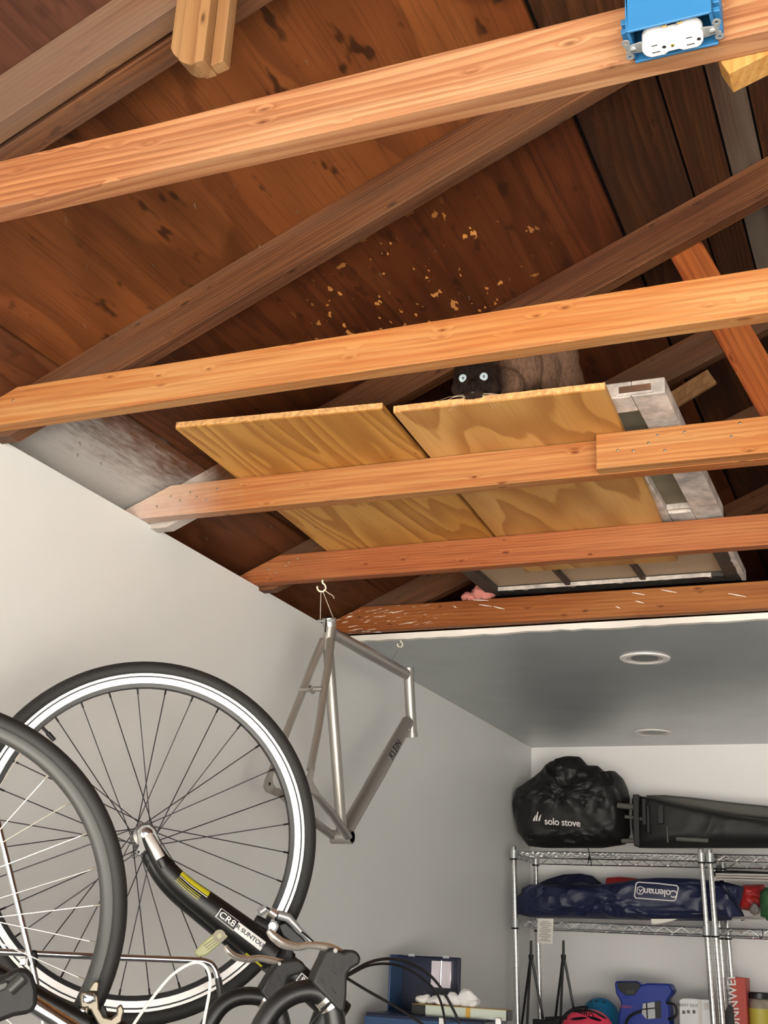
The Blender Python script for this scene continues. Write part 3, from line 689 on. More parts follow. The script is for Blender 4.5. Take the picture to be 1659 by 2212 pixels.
# ------------------------------------------------------------------ hooks, strings and the hanging bicycle frame
XF = -1.621
hk = AY(697, 1254, 3.217)
def hook(base, size, m, name, label, rot=0.):
    P = [(0, 0, 0), (0, 0, -.3), (.25, 0, -.55), (.35, 0, -.9), (.12, 0, -1.22), (-.28, 0, -1.2), (-.5, 0, -.9), (-.47, 0, -.72)]
    c, s_ = math.cos(rot), math.sin(rot); P = [Vector((x*c, x*s_, z))*size+base for x, y, z in P]
    pts = spline(P, 6); o = MB().tube(pts, [size*.085]*len(pts), 10).build('screw_hook', m); return tag(o, label, 'hook', 'screw hooks in the ceiling')
hook(Vector((hk.x, 3.217, 1.0515)), .030, 'white_hook', 'screw_hook', 'white screw hook under the reddish joist, holding the frame string', rot=R(25))
hs = AZ(866, 1374, 1.031); hs.y = 3.895; hs.x = AY(866, 1374, 3.895).x
hook(Vector((hs.x, hs.y, 1.0305)), .022, 'white_hook', 'screw_hook', 'small white hook at the torn edge of the grey ceiling', rot=R(25))
fr = thing('stripped_bicycle', 'bare silver bicycle frame hanging by strings beside the left wall', 'bicycle frame')
A = lambda px, py, dx=0.: AX(px, py, XF+dx)
st_top, st_jn, bb = A(711, 1338), A(708, 1392), A(739, 1808)
ht_t, ht_b = A(882, 1442), A(890, 1592)
dt_h, tt_h, tt_s = A(880, 1560), A(876, 1456), A(716, 1366)
dpL, dpR = A(575, 1698, -.064), A(668, 1690, .064)
dpm = (dpL+dpR)/2; dpL = Vector((XF-.064, dpm.y, dpm.z)); dpR = Vector((XF+.064, dpm.y, dpm.z))
ax = (ht_b-ht_t).normalized()
MB().tube([st_top, st_top.lerp(bb, .04), st_jn, bb], [.0172, .0172, .0168, .0165], 24).build('seat_tube', 'frame_silver', fr)
sd = (bb-st_top).normalized()
cl = MB().tube([st_top-sd*.004, st_top+sd*.022], .0215, 24).build('seat_clamp', 'frame_silver', fr)
MB().tube([st_top+sd*.008+Vector((-.03, -.018, 0)), st_top+sd*.008+Vector((.026, -.018, 0))], .0045, 10).build('clamp_bolt', 'zinc', cl)
MB().bb(XF-.0012, XF+.0012, st_top.y-.0235, st_top.y-.018, st_top.z-.045, st_top.z+.003).build('clamp_slot', 'slot_black', cl, smooth=False)
MB().lathe([(.0135, 0), (.0145, .0)], 20, Matrix.Translation(st_top-sd*.0045), close=False).build('seat_opening', 'slot_black', cl)
MB().tube([tt_s+Vector((0, .004, 0)), tt_s.lerp(tt_h, .5), tt_h], [.0172, .0195, .0185], 24).build('top_tube', 'frame_silver', fr)
dt = MB().tube([bb+Vector((0, .004, .004)), bb.lerp(dt_h, .5), dt_h], [.0225, .0235, .0225], 28).build('down_tube', 'frame_silver', fr)
hd = MB().tube([ht_t, ht_t+ax*.012, ht_t+ax*.0125, ht_b-ax*.0165, ht_b-ax*.016, ht_b], [.0205, .0205, .0182, .0182, .0205, .0205], 28).build('head_tube', 'frame_silver', fr)
MB().lathe([(.016, 0), (.0168, .0)], 20, Matrix.Translation(ht_b+ax*.0004) @ ax.to_track_quat('Z', 'Y').to_matrix().to_4x4()).build('tube_opening', 'slot_black', hd)
bs = MB().tube([bb+Vector((-.034, 0, 0)), bb+Vector((.034, 0, 0))], .0205, 28).build('bottom_bracket_shell', 'frame_silver', fr)
MB().lathe([(.0168, 0), (.0172, .0)], 24, Matrix.Translation(bb+Vector((.0344, 0, 0))) @ Matrix.Rotation(R(90), 4, 'Y')).build('shell_opening', 'hub_grey', bs)
for s, dp in ((-1, dpL), (1, dpR)):
    a = st_jn+Vector((s*.012, -.006, .012)); e = dp+(st_jn-dp).normalized()*.045; mid = a.lerp(e, .42)+Vector((s*.004, 0, 0))
    pts = spline([a, a.lerp(mid, .5)+Vector((s*.003, 0, 0)), mid, mid.lerp(e, .5)+Vector((s*.003, 0, 0)), e], 5)
    ss = MB().tube(pts, lerpr([.0135, .0125, .0115, .0112, .0108], len(pts)), 18).build('seat_stay', 'frame_silver', fr)
    a2 = bb+Vector((s*.024, -.008, 0)); e2 = dp+(bb-dp).normalized()*.05
    cs = MB().tube([a2, a2.lerp(e2, .5)+Vector((s*.006, 0, 0)), e2], [.0125, .0125, .0105], 18).build('chain_stay', 'frame_silver', fr)
    # dropout plate: a forged hook joining the two stays
    u1 = (st_jn-dp).normalized(); u2 = (bb-dp).normalized()
    poly = [u1*.062+u2*-.010, u1*.062+u2*.008, u1*.022+u2*.016, u1*.014+u2*.03, u1*.008+u2*.068, u1*-.010+u2*.066, u1*-.016+u2*.03, u1*-.022+u2*.006, u1*-.014+u2*-.016, u1*.01+u2*-.018]
    dpo = MB().prism([(q.y, q.z) for q in poly], s*.003, -s*.003, lambda a_, b_, t_: Vector((dp.x+t_, dp.y+a_, dp.z+b_))).build('dropout', 'frame_silver', fr, bevel=.0012)
    MB().lathe([(.0045, -.0034), (.0045, .0034)], 16, Matrix.Translation(dp+u1*.004+u2*.006) @ Matrix.Rotation(R(90), 4, 'Y')).build('axle_slot', 'slot_black', dpo)
bl, br_ = A(655, 1490, 0), A(690, 1488, 0); bm0 = (bl+br_)/2
bd = MB().tube([bm0+Vector((-.036, 0, 0)), bm0+Vector((.036, 0, 0))], .0075, 14).build('brake_bridge', 'frame_silver', fr)
MB().tube([bm0+Vector((0, -.012, .004)), bm0+Vector((0, .012, -.004))], .009, 14).build('brake_boss', 'frame_silver', bd)
MB().tube([bm0+Vector((0, -.0125, .004)), bm0+Vector((0, -.012, .004))], .0045, 12).build('boss_hole', 'slot_black', bd)
dd = (dt_h-bb).normalized()
for px, py, s in ((873, 1588, 1), (845, 1584, -1), (792, 1690, 1), (777, 1718, 1)):
    q = A(px, py); tt = (q-bb).dot(dd); q = bb+dd*tt+Vector((.023*1, 0, 0)) if s > 0 else bb+dd*tt+Vector((-.006, -.0225, 0))
    MB().ell(q, (.004, .004, .004), 10, 8).build('bottle_boss', 'frame_silver', dt)
# lettering along the down tube, on the side facing the room
nrm = (-(A(845, 1635))).normalized(); nrm = (nrm-dd*nrm.dot(dd)).normalized(); sidev = nrm.cross(dd)
cpt = bb+dd*((A(846, 1634)-bb).dot(dd))
def on_tube(x, y, z):
    a = y/.0236-.5
    return cpt+dd*x+(nrm*math.cos(a)+sidev*math.sin(a))*(.0237+z)
tx = text('KLEIN', .034, 'lettering', 'decal_black', dt, on_tube, spacing=1.12)
tx.data.update()
# strings
def cord(name, label, pts, r, m): return tag(MB().tube(pts, r, 6).build(name, m), label, 'string')
hb = Vector((hk.x, 3.217, 1.0515-.0365))
str_ = thing('hanging_string', 'thin white string tied from the hook down to the seat clamp', 'string')
MB().tube([hb+Vector((-.003, 0, 0)), st_top+Vector((-.024, -.012, -.012))], .0009, 6).build('strand', 'string_white', str_)
MB().tube([hb+Vector((.003, 0, 0)), st_top+Vector((.012, .004, .004))], .0009, 6).build('strand', 'string_white', str_)
e0 = AY(712, 1283, 3.217); e1 = AY(722, 1293, 3.217)
MB().tube(spline([hb+Vector((.006, 0, .006)), e0, AY(718, 1286, 3.217), e1], 4), .0011, 6).build('loose_end', 'string_white', str_)
wt = A(845, 1424); wt = wt+Vector((0, 0, 0))
cord('hanging_wire', 'thin grey wire from the ceiling-edge hook down to the top tube', [Vector((hs.x, hs.y, 1.0305-.024)), Vector((XF+.004, wt.y, wt.z))], .0011, 'wire_grey')

# ------------------------------------------------------------------ bicycles (local axes: X along the bike to the right, Y away from the camera, Z up)
BA = R(39.0); BU = Vector((math.cos(BA), math.sin(BA), 0)); BN = Vector((-math.sin(BA), math.cos(BA), 0))
def local(c):
    def f(px, py, off=0.):
        p = AP(px, py, c+BN*off, BN)-c; return Vector((p.dot(BU), off, p.z))
    return f
LY = Matrix.Rotation(R(-90), 4, 'X')             # lathe axis Z -> Y
def wheel(parent, ro, ri, rin, m_tire, m_rim, m_spoke, nip, stripe, tirew, rimw, ns=32, rot0=0., hub='hub_grey', name='front_wheel'):
    """rim as the part; tire, hub, valve and every spoke below it. ro tire outside, ri bead seat, rin inside of the rim"""
    hw = rimw/2
    if stripe:
        w = MB().lathe([(ri, -hw), (ri-.028, -hw*.82), (ri-.0285, -hw*.8), (rin, -hw*.35), (rin, hw*.35), (ri-.0285, hw*.8), (ri-.028, hw*.82), (ri, hw)], 96, LY, close=True).build(name, m_rim, parent)
        for s in (-1, 1):
            for a, b in ((.0004, .0054), (.0084, .0200)):
                f = lambda q: hw*(1-.18*q/.028)
                MB().lathe([(ri-a, s*(f(a)+.0002)), (ri-b, s*(f(b)+.0002)), (ri-b, s*(f(b)+.0007)), (ri-a, s*(f(a)+.0007))], 96, LY, close=True).build('brake_track', 'rim_silver', w)
    else:
        w = MB().lathe([(ri, -hw), (ri-.008, -hw*1.02), (rin+.004, -hw*.8), (rin, -hw*.45), (rin, hw*.45), (rin+.004, hw*.8), (ri-.008, hw*1.02), (ri, hw)], 96, LY, close=True).build(name, m_rim, parent)
    tr = (ro-ri)/2+.003; rc = ro-tr; P = []
    for i in range(16):
        a = 2*math.pi*i/16; P.append((rc+tr*math.cos(a), tirew/2*math.sin(a)))
    MB().lathe(P, 112, LY, close=True).build('tire', m_tire, w)
    hb_ = MB().lathe([(.006, -.052), (.011, -.050), (.011, -.040), (.0225, -.036), (.0235, -.033), (.022, -.031), (.013, -.026), (.0125, .026), (.022, .031), (.0235, .033), (.0225, .036), (.011, .040), (.011, .05), (.006, .052)], 28, LY).build('hub', hub, w)
    kinds = {}
    for side in (-1, 1):
        for d in (-1, 1):
            a = R(67)*d; f0 = Vector((.0195*math.cos(a), side*.034, .0195*math.sin(a))); f1 = Vector((rin+.001, side*.0015, 0)); dv = (f1-f0).normalized()
            mb = MB().tube([f0, f1-dv*.012], .00105, 6); mb.tube([f1-dv*.012, f1], .0019, 8)
            me_ = mb.mesh('spoke'); me_.materials.append(MAT[m_spoke]); kinds[(side, d)] = me_
    for k in range(ns):
        side = -1 if k % 2 == 0 else 1; d = 1 if (k//2) % 2 == 0 else -1
        s_ = put('spoke', kinds[(side, d)], w); s_.rotation_euler = (0, rot0+2*math.pi*k/ns, 0)
    return w
def patch(mb_pts, rads, s0, s1, a0, a1, lift, up, name, m, parent, nn=10, na=8):
    """thin sticker hugging a tube between fractions s0-s1 of its length and angles a0-a1 about it"""
    n = len(mb_pts); V = []; F = []
    def at(s):
        t_ = s*(n-1); k = min(int(t_), n-2); return mb_pts[k].lerp(mb_pts[k+1], t_-k), (mb_pts[k+1]-mb_pts[k]).normalized(), rads[k]+(rads[k+1]-rads[k])*(t_-k)
    for i in range(nn+1):
        p, T, r_ = at(s0+(s1-s0)*i/nn); U = (Vector(up)-T*Vector(up).dot(T)).normalized(); B = T.cross(U)
        for j in range(na+1):
            a = a0+(a1-a0)*j/na; V.append(p+(U*math.cos(a)+B*math.sin(a))*(r_+lift))
    for i in range(nn):
        for j in range(na): b = i*(na+1)+j; F.append((b, b+1, b+na+2, b+na+1))
    o = MB().add(V, F).build(name, m, parent); return o, at
# --- bicycle 1: wheel seen whole, black fork
C1 = Vector((-1.3945, 2.0745, .1845)); L1 = local(C1)
b1 = thing('bicycle', 'black bicycle hung wheel-up, with white-striped front rim and drop bars', 'bicycle', loc=C1, rz=BA)
w1 = wheel(b1, .3435, .3175, .2885, 'tire_black', 'rim_black', 'spoke_black', None, True, .031, .0225, rot0=R(2.5), hub='hub_grey')
vq = L1(98, 1578); vd = -vq.normalized(); vq = Vector((vq.x, 0, vq.z)); vr = vq.normalized()*.2885
MB().tube([vr, vr-vr.normalized()*.014, vr-vr.normalized()*.015, vr-vr.normalized()*.034], [.0032, .0032, .0048, .0042], 10).build('valve', 'rubber_black', w1)
fk_px = [(318, 1806), (338, 1846), (366, 1886), (402, 1922), (452, 1960), (510, 2004), (566, 2046), (590, 2064)]
rad = [.0115, .0155, .0195, .0225, .0255, .0285, .031, .0318]
for s in (-1, 1):
    o_ = [.056, .058, .059, .059, .058, .056, .052, .05]
    base = [L1(x, y, -.056) for x, y in fk_px]       # shape measured on the near leg
    pts = spline([Vector((p.x, s*q, p.z)) for p, q in zip(base, o_)], 5); rr = lerpr(rad, len(pts))
    leg = MB().tube(pts, rr, 20, flat=.8, up=(0, 1, 0)).build('fork_leg', 'satin_black', b1)
    dp_ = Vector((0, s*.054, 0)); dv = (pts[6]-pts[0]).normalized(); pv = Vector((dv.z, 0, -dv.x))
    poly = [dv*-.019, dv*-.015+pv*.013, dv*.0+pv*.0185, dv*.012+pv*.022, dv*.02+pv*.034, dv*.03+pv*.03, dv*.026+pv*.016, dv*.05+pv*.012, dv*.05-pv*.012, dv*.02-pv*.017, dv*.0-pv*.0185, dv*-.014-pv*.013]
    dpo = MB().prism([(q.x, q.z) for q in poly], -.0035, .0035, lambda a, b, t_: Vector((a, dp_.y+t_, b))).build('dropout', 'hub_grey', leg, bevel=.0015)
    MB().lathe([(.0025, -.0045), (.0025, .0045)], 12, Matrix.Translation(dp_+dv*.022+pv*.028) @ LY).build('eyelet_hole', 'slot_black', dpo)
    if s < 0:
        lg, lp, lr = leg, pts, rr
        ql = MB().lathe([(.010, -.005), (.0115, -.012), (.0085, -.014)], 20, Matrix.Translation(dp_) @ LY).build('quick_release', 'chrome', b1)
        q0 = dp_+Vector((0, -.0165, 0))
        MB().tube([q0+dv*.002, q0+dv*.02+Vector((0, -.004, 0)), q0+dv*.052+Vector((0, -.006, 0))], [.0075, .0085, .009], 12, flat=.35, up=(0, 1, 0)).build('release_lever', 'rim_silver', ql)
        MB().tube([q0+dv*.054+Vector((0, -.006, 0)), q0+dv*.070+Vector((0, -.005, 0))], [.0085, .008], 12, flat=.5, up=(0, 1, 0)).build('lever_tip', 'satin_black', ql)
# decals on the near leg (angles measured round the leg from the side facing the camera)
UP = (0, -1, 0)
patch(lp, [q*.97 for q in lr], .335, .53, -1.05, -.5, .0014, UP, 'warning_decal', 'decal_yellow', lg)
patch(lp, [q*.97 for q in lr], .34, .53, -.42, -.36, .0014, UP, 'decal_line', 'decal_white', lg)
for k in range(3): patch(lp, [q*.97 for q in lr], .34, .50, -.2+.16*k, -.16+.16*k, .0014, UP, 'decal_line', 'decal_yellow', lg)
o_, atf = patch(lp, [q*.93 for q in lr], .70, .842, -.30, .32, .0022, UP, 'maker_decal', 'decal_white', lg)
p6, T6, r6 = atf(.655); p8, T8, r8 = atf(.77)
LEG = sum((lp[k+1]-lp[k]).length for k in range(len(lp)-1))
def leg_text(s, frac, size, m, sp=1.0, dz=.0032):
    def f(x, y, z):
        p, T, r_ = atf(frac+x/LEG); U = Vector(UP); U = (U-T*U.dot(T)).normalized(); B = U.cross(T); a = y/r_
        return p+(U*math.cos(a)+B*math.sin(a))*(r_+dz+z)
    return text(s, size, 'lettering', m, lg, f)
leg_text('SR SUNTOUR', .771, .0096, 'decal_black', .95, .003); leg_text('CR8', .654, .0145, 'decal_white', 1.0, .0026)
for a0, a1, s0, s1 in ((-.36, -.33, .61, .70), (.33, .36, .61, .70), (-.36, .36, .607, .611)): patch(lp, [q*.93 for q in lr], s0, s1, a0, a1, .0022, UP, 'decal_border', 'decal_white', lg)
patch(lp, [q*.98 for q in lr], .80, .93, 1.0, 1.22, .0014, UP, 'warning_decal', 'decal_yellow', lg)
# crown and steerer
cr = MB().tube([Vector((L1(575, 2052).x, -.052, L1(575, 2052).z)), L1(600, 2072), Vector((L1(575, 2052).x, .052, L1(575, 2052).z))], [.03, .034, .03], 18).build('fork_crown', 'satin_black', b1)
hd0, hd1 = L1(592, 2064), L1(716, 2178); hdv = (hd1-hd0).normalized()
hdt = MB().tube([hd0, hd0+hdv*.03, hd0+hdv*.032, hd0+hdv*.150, hd0+hdv*.152, hd0+hdv*.175], [.029, .029, .0255, .0255, .03, .03], 24).build('head_tube', 'satin_black', b1)
ep = L1(654, 2117, -.028); eu = Vector((0, -1, 0)); ex = hdv; ey_ = eu.cross(ex)
def flat_sq(sz, off, m, name, par):
    q = ep+Vector((0, off, 0)); R2 = Matrix.Rotation(R(0), 3, 'Y')
    return MB().prism([(-sz, -sz*.85), (sz, -sz*.85), (sz, sz*.85), (-sz, sz*.85)], 0, .0006, lambda a, b, t_: q+ex*a+ey_*b+eu*t_).build(name, m, par, smooth=False)
flat_sq(.0105, 0, 'decal_white', 'emblem', hdt); em = flat_sq(.0088, -.0005, 'decal_black', 'emblem', hdt)
text('R', .014, 'emblem', 'logo_white', hdt, lambda x, y, z: ep+Vector((0, -.0014, 0))+ex*x+ey_*y+eu*z)
# frame tubes running on below the picture
top1, dn1 = hd0+hdv*.165, hd0+hdv*.14; sv = Vector((-hdv.z, 0, hdv.x)); sv = Vector((-.12, 0, -.99))
bbk = dn1+sv*.60+hdv*-.12; stp = top1+sv*.55+hdv*.05
MB().tube([dn1, bbk], .021, 18).build('down_tube', 'satin_black', b1); MB().tube([top1, stp], .017, 18).build('top_tube', 'satin_black', b1)
MB().tube([stp+hdv*.06, bbk], .016, 18).build('seat_tube', 'satin_black', b1)
MB().tube([dn1+sv*.0, dn1+sv*.02], [.025, .0225], 18).build('weld_bead', 'rim_grey', b1)
# front brake on the crown
bk = MB().prism([(q.x, q.z) for q in [L1(x, y, -.03) for x, y in ((596, 1998), (612, 1992), (650, 2026), (664, 2042), (656, 2050), (628, 2040), (606, 2022))]], -.052, -.036, lambda a, b, t_: Vector((a, t_, b))).build('brake_arm', 'satin_black', b1, bevel=.003)
bolt = L1(589, 2000, -.054)
MB().lathe([(.0105, 0), (.0105, -.004), (.006, -.006)], 6, Matrix.Translation(L1(590, 2000, -.055)) @ LY).build('brake_bolt', 'zinc', bk)
MB().tube([L1(600, 1976, -.05), L1(622, 1982, -.05), L1(646, 2008, -.05), L1(676, 2038, -.05)], [.008, .009, .0055, .0045], 10).build('brake_link', 'zinc', bk)
MB().tube([L1(560, 1972, -.048), L1(574, 1962, -.048)], .007, 10).build('brake_bolt', 'zinc', bk); MB().tube([L1(550, 1990, -.045), L1(578, 2004, -.045)], .013, 12).build('brake_pad', 'rubber_black', bk)
MB().tube([L1(582, 1968, -.05), L1(596, 1978, -.05)], .0095, 10).build('brake_barrel', 'polished', bk); MB().tube([L1(606, 1968, -.02), L1(602, 1996, -.02)], .009, 10).build('brake_pad', 'rubber_black', bk)
rg = MB().lathe([(.0028, -.001), (.0075, -.001), (.0075, .001), (.0028, .001)], 18, Matrix.Translation(L1(588, 2001, -.062)) @ LY, close=True).build('washer', 'chrome', bk)
MB().tube([L1(648, 2010, -.05), L1(684, 2040, -.09), L1(704, 2062, -.15)], .0016, 6).build('brake_cable', 'satin_black', b1)
# reflector strapped to the leg
rp = [L1(x, y, -.066) for x, y in ((478, 2002), (496, 2020), (446, 2064), (428, 2068), (420, 2058), (430, 2044))]
rf = MB().prism([(q.x, q.z) for q in rp], -.070, -.060, lambda a, b, t_: Vector((a, t_, b))).build('reflector', 'reflector_lens', b1, bevel=.003)
MB().lathe([(.0045, -.0006), (.0115, -.0006), (.0115, .0006), (.0045, .0006)], 24, Matrix.Translation(L1(474, 2022, -.071)) @ LY, close=True).build('reflector_ring', 'champagne', rf)
for k in range(3): MB().tube([L1(462+4*k, 2028+4*k, -.0705), L1(440+4*k, 2044+4*k, -.0705)], .0006, 5).build('reflector_rib', 'champagne', rf)
for (px, py) in ((396, 1938), (516, 2038)): MB().ell(L1(px, py, -.062), (.0045,)*3, 10, 8).build('fork_boss', 'satin_black', lg)
# --- bicycle 2: half of its wheel in view at the left edge
def fit2():
    # centre of the second wheel: tire edge points on a circle of radius .337 in the plane through a guessed depth, refined
    pts = [(0, 1540), (31, 1554), (96, 1586), (145, 1629), (193, 1689), (236, 1762), (253, 1800), (270, 1882), (275, 1945), (270, 2029), (253, 2097), (234, 2150)]
    c = Vector((-1.385, 1.44, .003))
    for it in range(60):
        def res(c_): return [(AP(x, y, c_, BN)-c_).length-.337 for x, y in pts]
        r0 = res(c); g = []
        for ax_ in range(3):
            e = Vector((0, 0, 0)); e[ax_] = 1e-5; g.append([(b-a)/1e-5 for a, b in zip(r0, res(c+e))])
        A_ = Matrix([[sum(x*y for x, y in zip(g[i], g[j])) for j in range(3)] for i in range(3)]); B_ = Vector([-sum(x*y for x, y in zip(g[i], r0)) for i in range(3)])
        c = c+(A_+Matrix.Identity(3)*1e-7).inverted() @ B_*.7
    return c
C2 = fit2(); L2 = local(C2)
b2 = thing('bicycle', 'bicycle with grey rim, silver spokes and side-pull brake at the left edge', 'bicycle', loc=C2, rz=BA)
w2 = wheel(b2, .337, .3125, .2935, 'tire_worn', 'rim_grey', 'spoke_steel', None, False, .027, .021, rot0=R(5), hub='polished')
c0 = L2(196, 2196); fk0 = Vector((0, 0, 0))
for s in (-1, 1):
    MB().tube([Vector((0, s*.05, 0)), Vector((c0.x*.4, s*.052, c0.z*.4-.01)), Vector((c0.x*.98, s*.04, c0.z*.98-.012))], [.009, .012, .014], 14).build('fork_leg', 'satin_black', b2)
MB().tube([L2(150, 2196, -.04), L2(196, 2222, 0), L2(220, 2236, .04)], [.018, .024, .018], 14).build('fork_crown', 'satin_black', b2)
hv = (c0).normalized(); MB().tube([c0, c0+hv*.19], .018, 18).build('head_tube', 'satin_black', b2)
sv2 = Vector((-hv.z, 0, hv.x)); sv2 = sv2 if sv2.z < 0 else -sv2
MB().tube([c0+hv*.05, c0+sv2*.5-hv*.1], .017, 16).build('down_tube', 'satin_black', b2); MB().tube([c0+hv*.15, c0+sv2*.5+hv*.2], .014, 16).build('top_tube', 'satin_black', b2); MB().tube([c0+sv2*.5+hv*.25, c0+sv2*.5-hv*.1], .0145, 16).build('seat_tube', 'satin_black', b2)
# side-pull brake
def plate(poly, off, th, name, m, par, bev=.0025):
    P = [L2(x, y, off) for x, y in poly]
    return MB().prism([(p.x, p.z) for p in P], off-th, off+th, lambda a, b, t_: Vector((a, t_, b))).build(name, m, par, bevel=bev)
ba = plate([(172, 2150), (178, 2142), (204, 2142), (212, 2152), (214, 2178), (224, 2196), (240, 2200), (252, 2190), (252, 2176), (262, 2168), (268, 2182), (262, 2208), (240, 2222), (214, 2216), (202, 2196), (196, 2182), (174, 2176)], -.034, .006, 'brake_arm', 'champagne', b2)
plate([(178, 2176), (192, 2172), (190, 2194), (178, 2196), (170, 2190)], -.038, .004, 'brake_tab', 'champagne', ba)
plate([(190, 2142), (200, 2122), (208, 2117), (215, 2122), (212, 2144)], -.030, .005, 'brake_pad_holder', 'champagne', ba)
for x, y, r_ in ((193, 2156, .0085), (179, 2183, .0048)):
    MB().lathe([(r_, 0), (r_*.95, -.004), (r_*.5, -.0055)], 18, Matrix.Translation(L2(x, y, -.041)) @ LY).build('brake_bolt', 'chrome', ba)
plate([(178, 2150), (206, 2150), (207, 2164), (179, 2166)], -.0405, .0012, 'brake_slot', 'rim_grey', ba, bev=0)
plate([(218, 2166), (228, 2176), (234, 2196), (222, 2206), (212, 2190)], -.02, .012, 'brake_pad', 'rubber_black', ba)
# bars of this bicycle: measured in the first bicycle's axes, expressed in this one's
_sh = C1-C2; _shl = Vector((_sh.dot(BU), _sh.dot(BN), _sh.z))
B1 = lambda px, py, off=0.: L1(px, py, off)+_shl
# bars: two drops, near one towards the camera
def bar(pxs, off, name='handlebar_drop'):
    pts = spline([B1(x, y, off) for x, y in pxs], 6); return MB().tube(pts, .0145, 18).build(name, 'satin_black', b2)
D12 = .565; NB, FB = -.235-D12+.06, .215-D12+.06
hbn = bar([(548, 2262), (566, 2216), (596, 2172), (636, 2146), (676, 2141), (706, 2158), (722, 2196), (726, 2262)], NB)
hbf = bar([(430, 2262), (452, 2212), (478, 2174), (512, 2154), (552, 2152), (584, 2164), (606, 2196), (616, 2262)], FB)
stm0 = c0+hv*.17
MB().tube([stm0, B1(680, 2300, (NB+FB)/2)], .016, 16).build('stem', 'satin_black', b2); MB().tube([B1(726, 2262, NB), B1(680, 2300, (NB+FB)/2), B1(616, 2262, FB)], .0135, 16).build('handlebar_top', 'satin_black', b2)
def ring(parent, pxa, pxb, off, m='polished', r_=.0168):
    a, b = B1(*pxa, off), B1(*pxb, off); MB().tube([a, a.lerp(b, .5), b], r_, 20).build('clamp_band', m, parent)
ring(hbn, (700, 2152), (707, 2160), NB); ring(hbn, (711, 2166), (716, 2175), NB); ring(hbf, (566, 2155), (573, 2159), FB); ring(hbf, (579, 2162), (585, 2166), FB)
def hood(poly, off, th, par_name, label=None):
    P = [B1(x, y, off) for x, y in poly]
    return MB().prism([(p.x, p.z) for p in P], -th, th, lambda a, b, t_: Vector((a, off+_shl.y+t_, b))).build(par_name, 'rubber_black', b2, bevel=.011, bseg=4)
hn = hood([(692, 2066), (697, 2052), (712, 2046), (735, 2056), (748, 2050), (764, 2054), (773, 2068), (770, 2082), (752, 2092), (743, 2104), (742, 2150), (737, 2186), (722, 2180), (696, 2152), (668, 2122), (676, 2098)], NB, .020, 'brake_hood')
hf = hood([(593, 2080), (606, 2074), (640, 2070), (654, 2082), (656, 2096), (640, 2104), (618, 2110), (612, 2130), (594, 2170), (576, 2166), (556, 2140), (572, 2112)], FB, .022, 'brake_hood')
def crackle(h, off, th, pts):
    for P in pts: MB().tube(spline([B1(x, y, off-th-.0004) for x, y in P], 3), .0008, 5).build('grip_groove', 'slot_black', h)
crackle(hf, FB, .022, [[(600, 2104), (602, 2114), (607, 2120), (606, 2130)], [(585, 2112), (582, 2122), (588, 2128)], [(574, 2138), (576, 2148), (582, 2152)], [(592, 2124), (595, 2134)], [(586, 2150), (590, 2160)]])
crackle(hn, NB, .020, [[(718, 2078), (720, 2086), (724, 2090)], [(716, 2094), (722, 2104), (726, 2106)], [(694, 2116), (700, 2124), (702, 2132)], [(716, 2132), (720, 2142), (726, 2146)], [(736, 2088), (738, 2100)]])
def lever(pxs, rs, off, h, m='polished'):
    pts = spline([B1(x, y, off) for x, y in pxs], 6); lv = MB().tube(pts, lerpr(rs, len(pts)), 14, flat=1.55, up=(0, 1, 0)).build('brake_lever', m, b2); return lv
ln = lever([(580, 2010), (592, 2024), (612, 2038), (640, 2045), (668, 2042), (694, 2044), (716, 2050), (736, 2057)], [.0038, .0062, .0068, .0055, .0048, .0055, .0068, .005], NB, hn)
lf = lever([(487, 2042), (492, 2054), (508, 2066), (534, 2072), (560, 2070), (584, 2074), (606, 2080), (632, 2088)], [.003, .0055, .006, .0055, .0055, .0062, .0072, .004], FB, hf)
for l_, c_, off in ((ln, (716, 2053), NB), (lf, (598, 2081), FB)):
    MB().lathe([(.003, -.023), (.003, .023)], 14, Matrix.Translation(B1(*c_, off)) @ LY).build('pivot_pin', 'hub_grey', l_)
# cables sweeping across to the right
def cable(pxs, offs, r_, m, par, name='cable_housing'):
    n_ = len(pxs); P = [B1(x, y, offs[0]+(offs[1]-offs[0])*i/(n_-1)) for i, (x, y) in enumerate(pxs)]
    return MB().tube(spline(P, 7), r_, 8).build(name, m, par)
cable([(738, 2116), (762, 2098), (800, 2078), (842, 2071), (884, 2080), (930, 2108), (966, 2156), (1000, 2230), (1010, 2290)], (NB, NB+.12), .0022, 'satin_black', b2)
cable([(738, 2116), (760, 2103), (796, 2086), (838, 2082), (878, 2092), (918, 2118), (946, 2150), (960, 2200), (966, 2290)], (NB, NB+.14), .0019, 'satin_black', b2)
cable([(738, 2106), (790, 2138), (850, 2172), (912, 2212), (980, 2262)], (NB, NB+.06), .0021, 'satin_black', b2)
cable([(712, 2168), (690, 2190), (664, 2222), (640, 2262)], (NB-.02, NB-.02), .0018, 'satin_black', b2)
cable([(604, 2172), (608, 2192), (612, 2230)], (FB+.05, FB+.05), .0026, 'cable_white', b2)
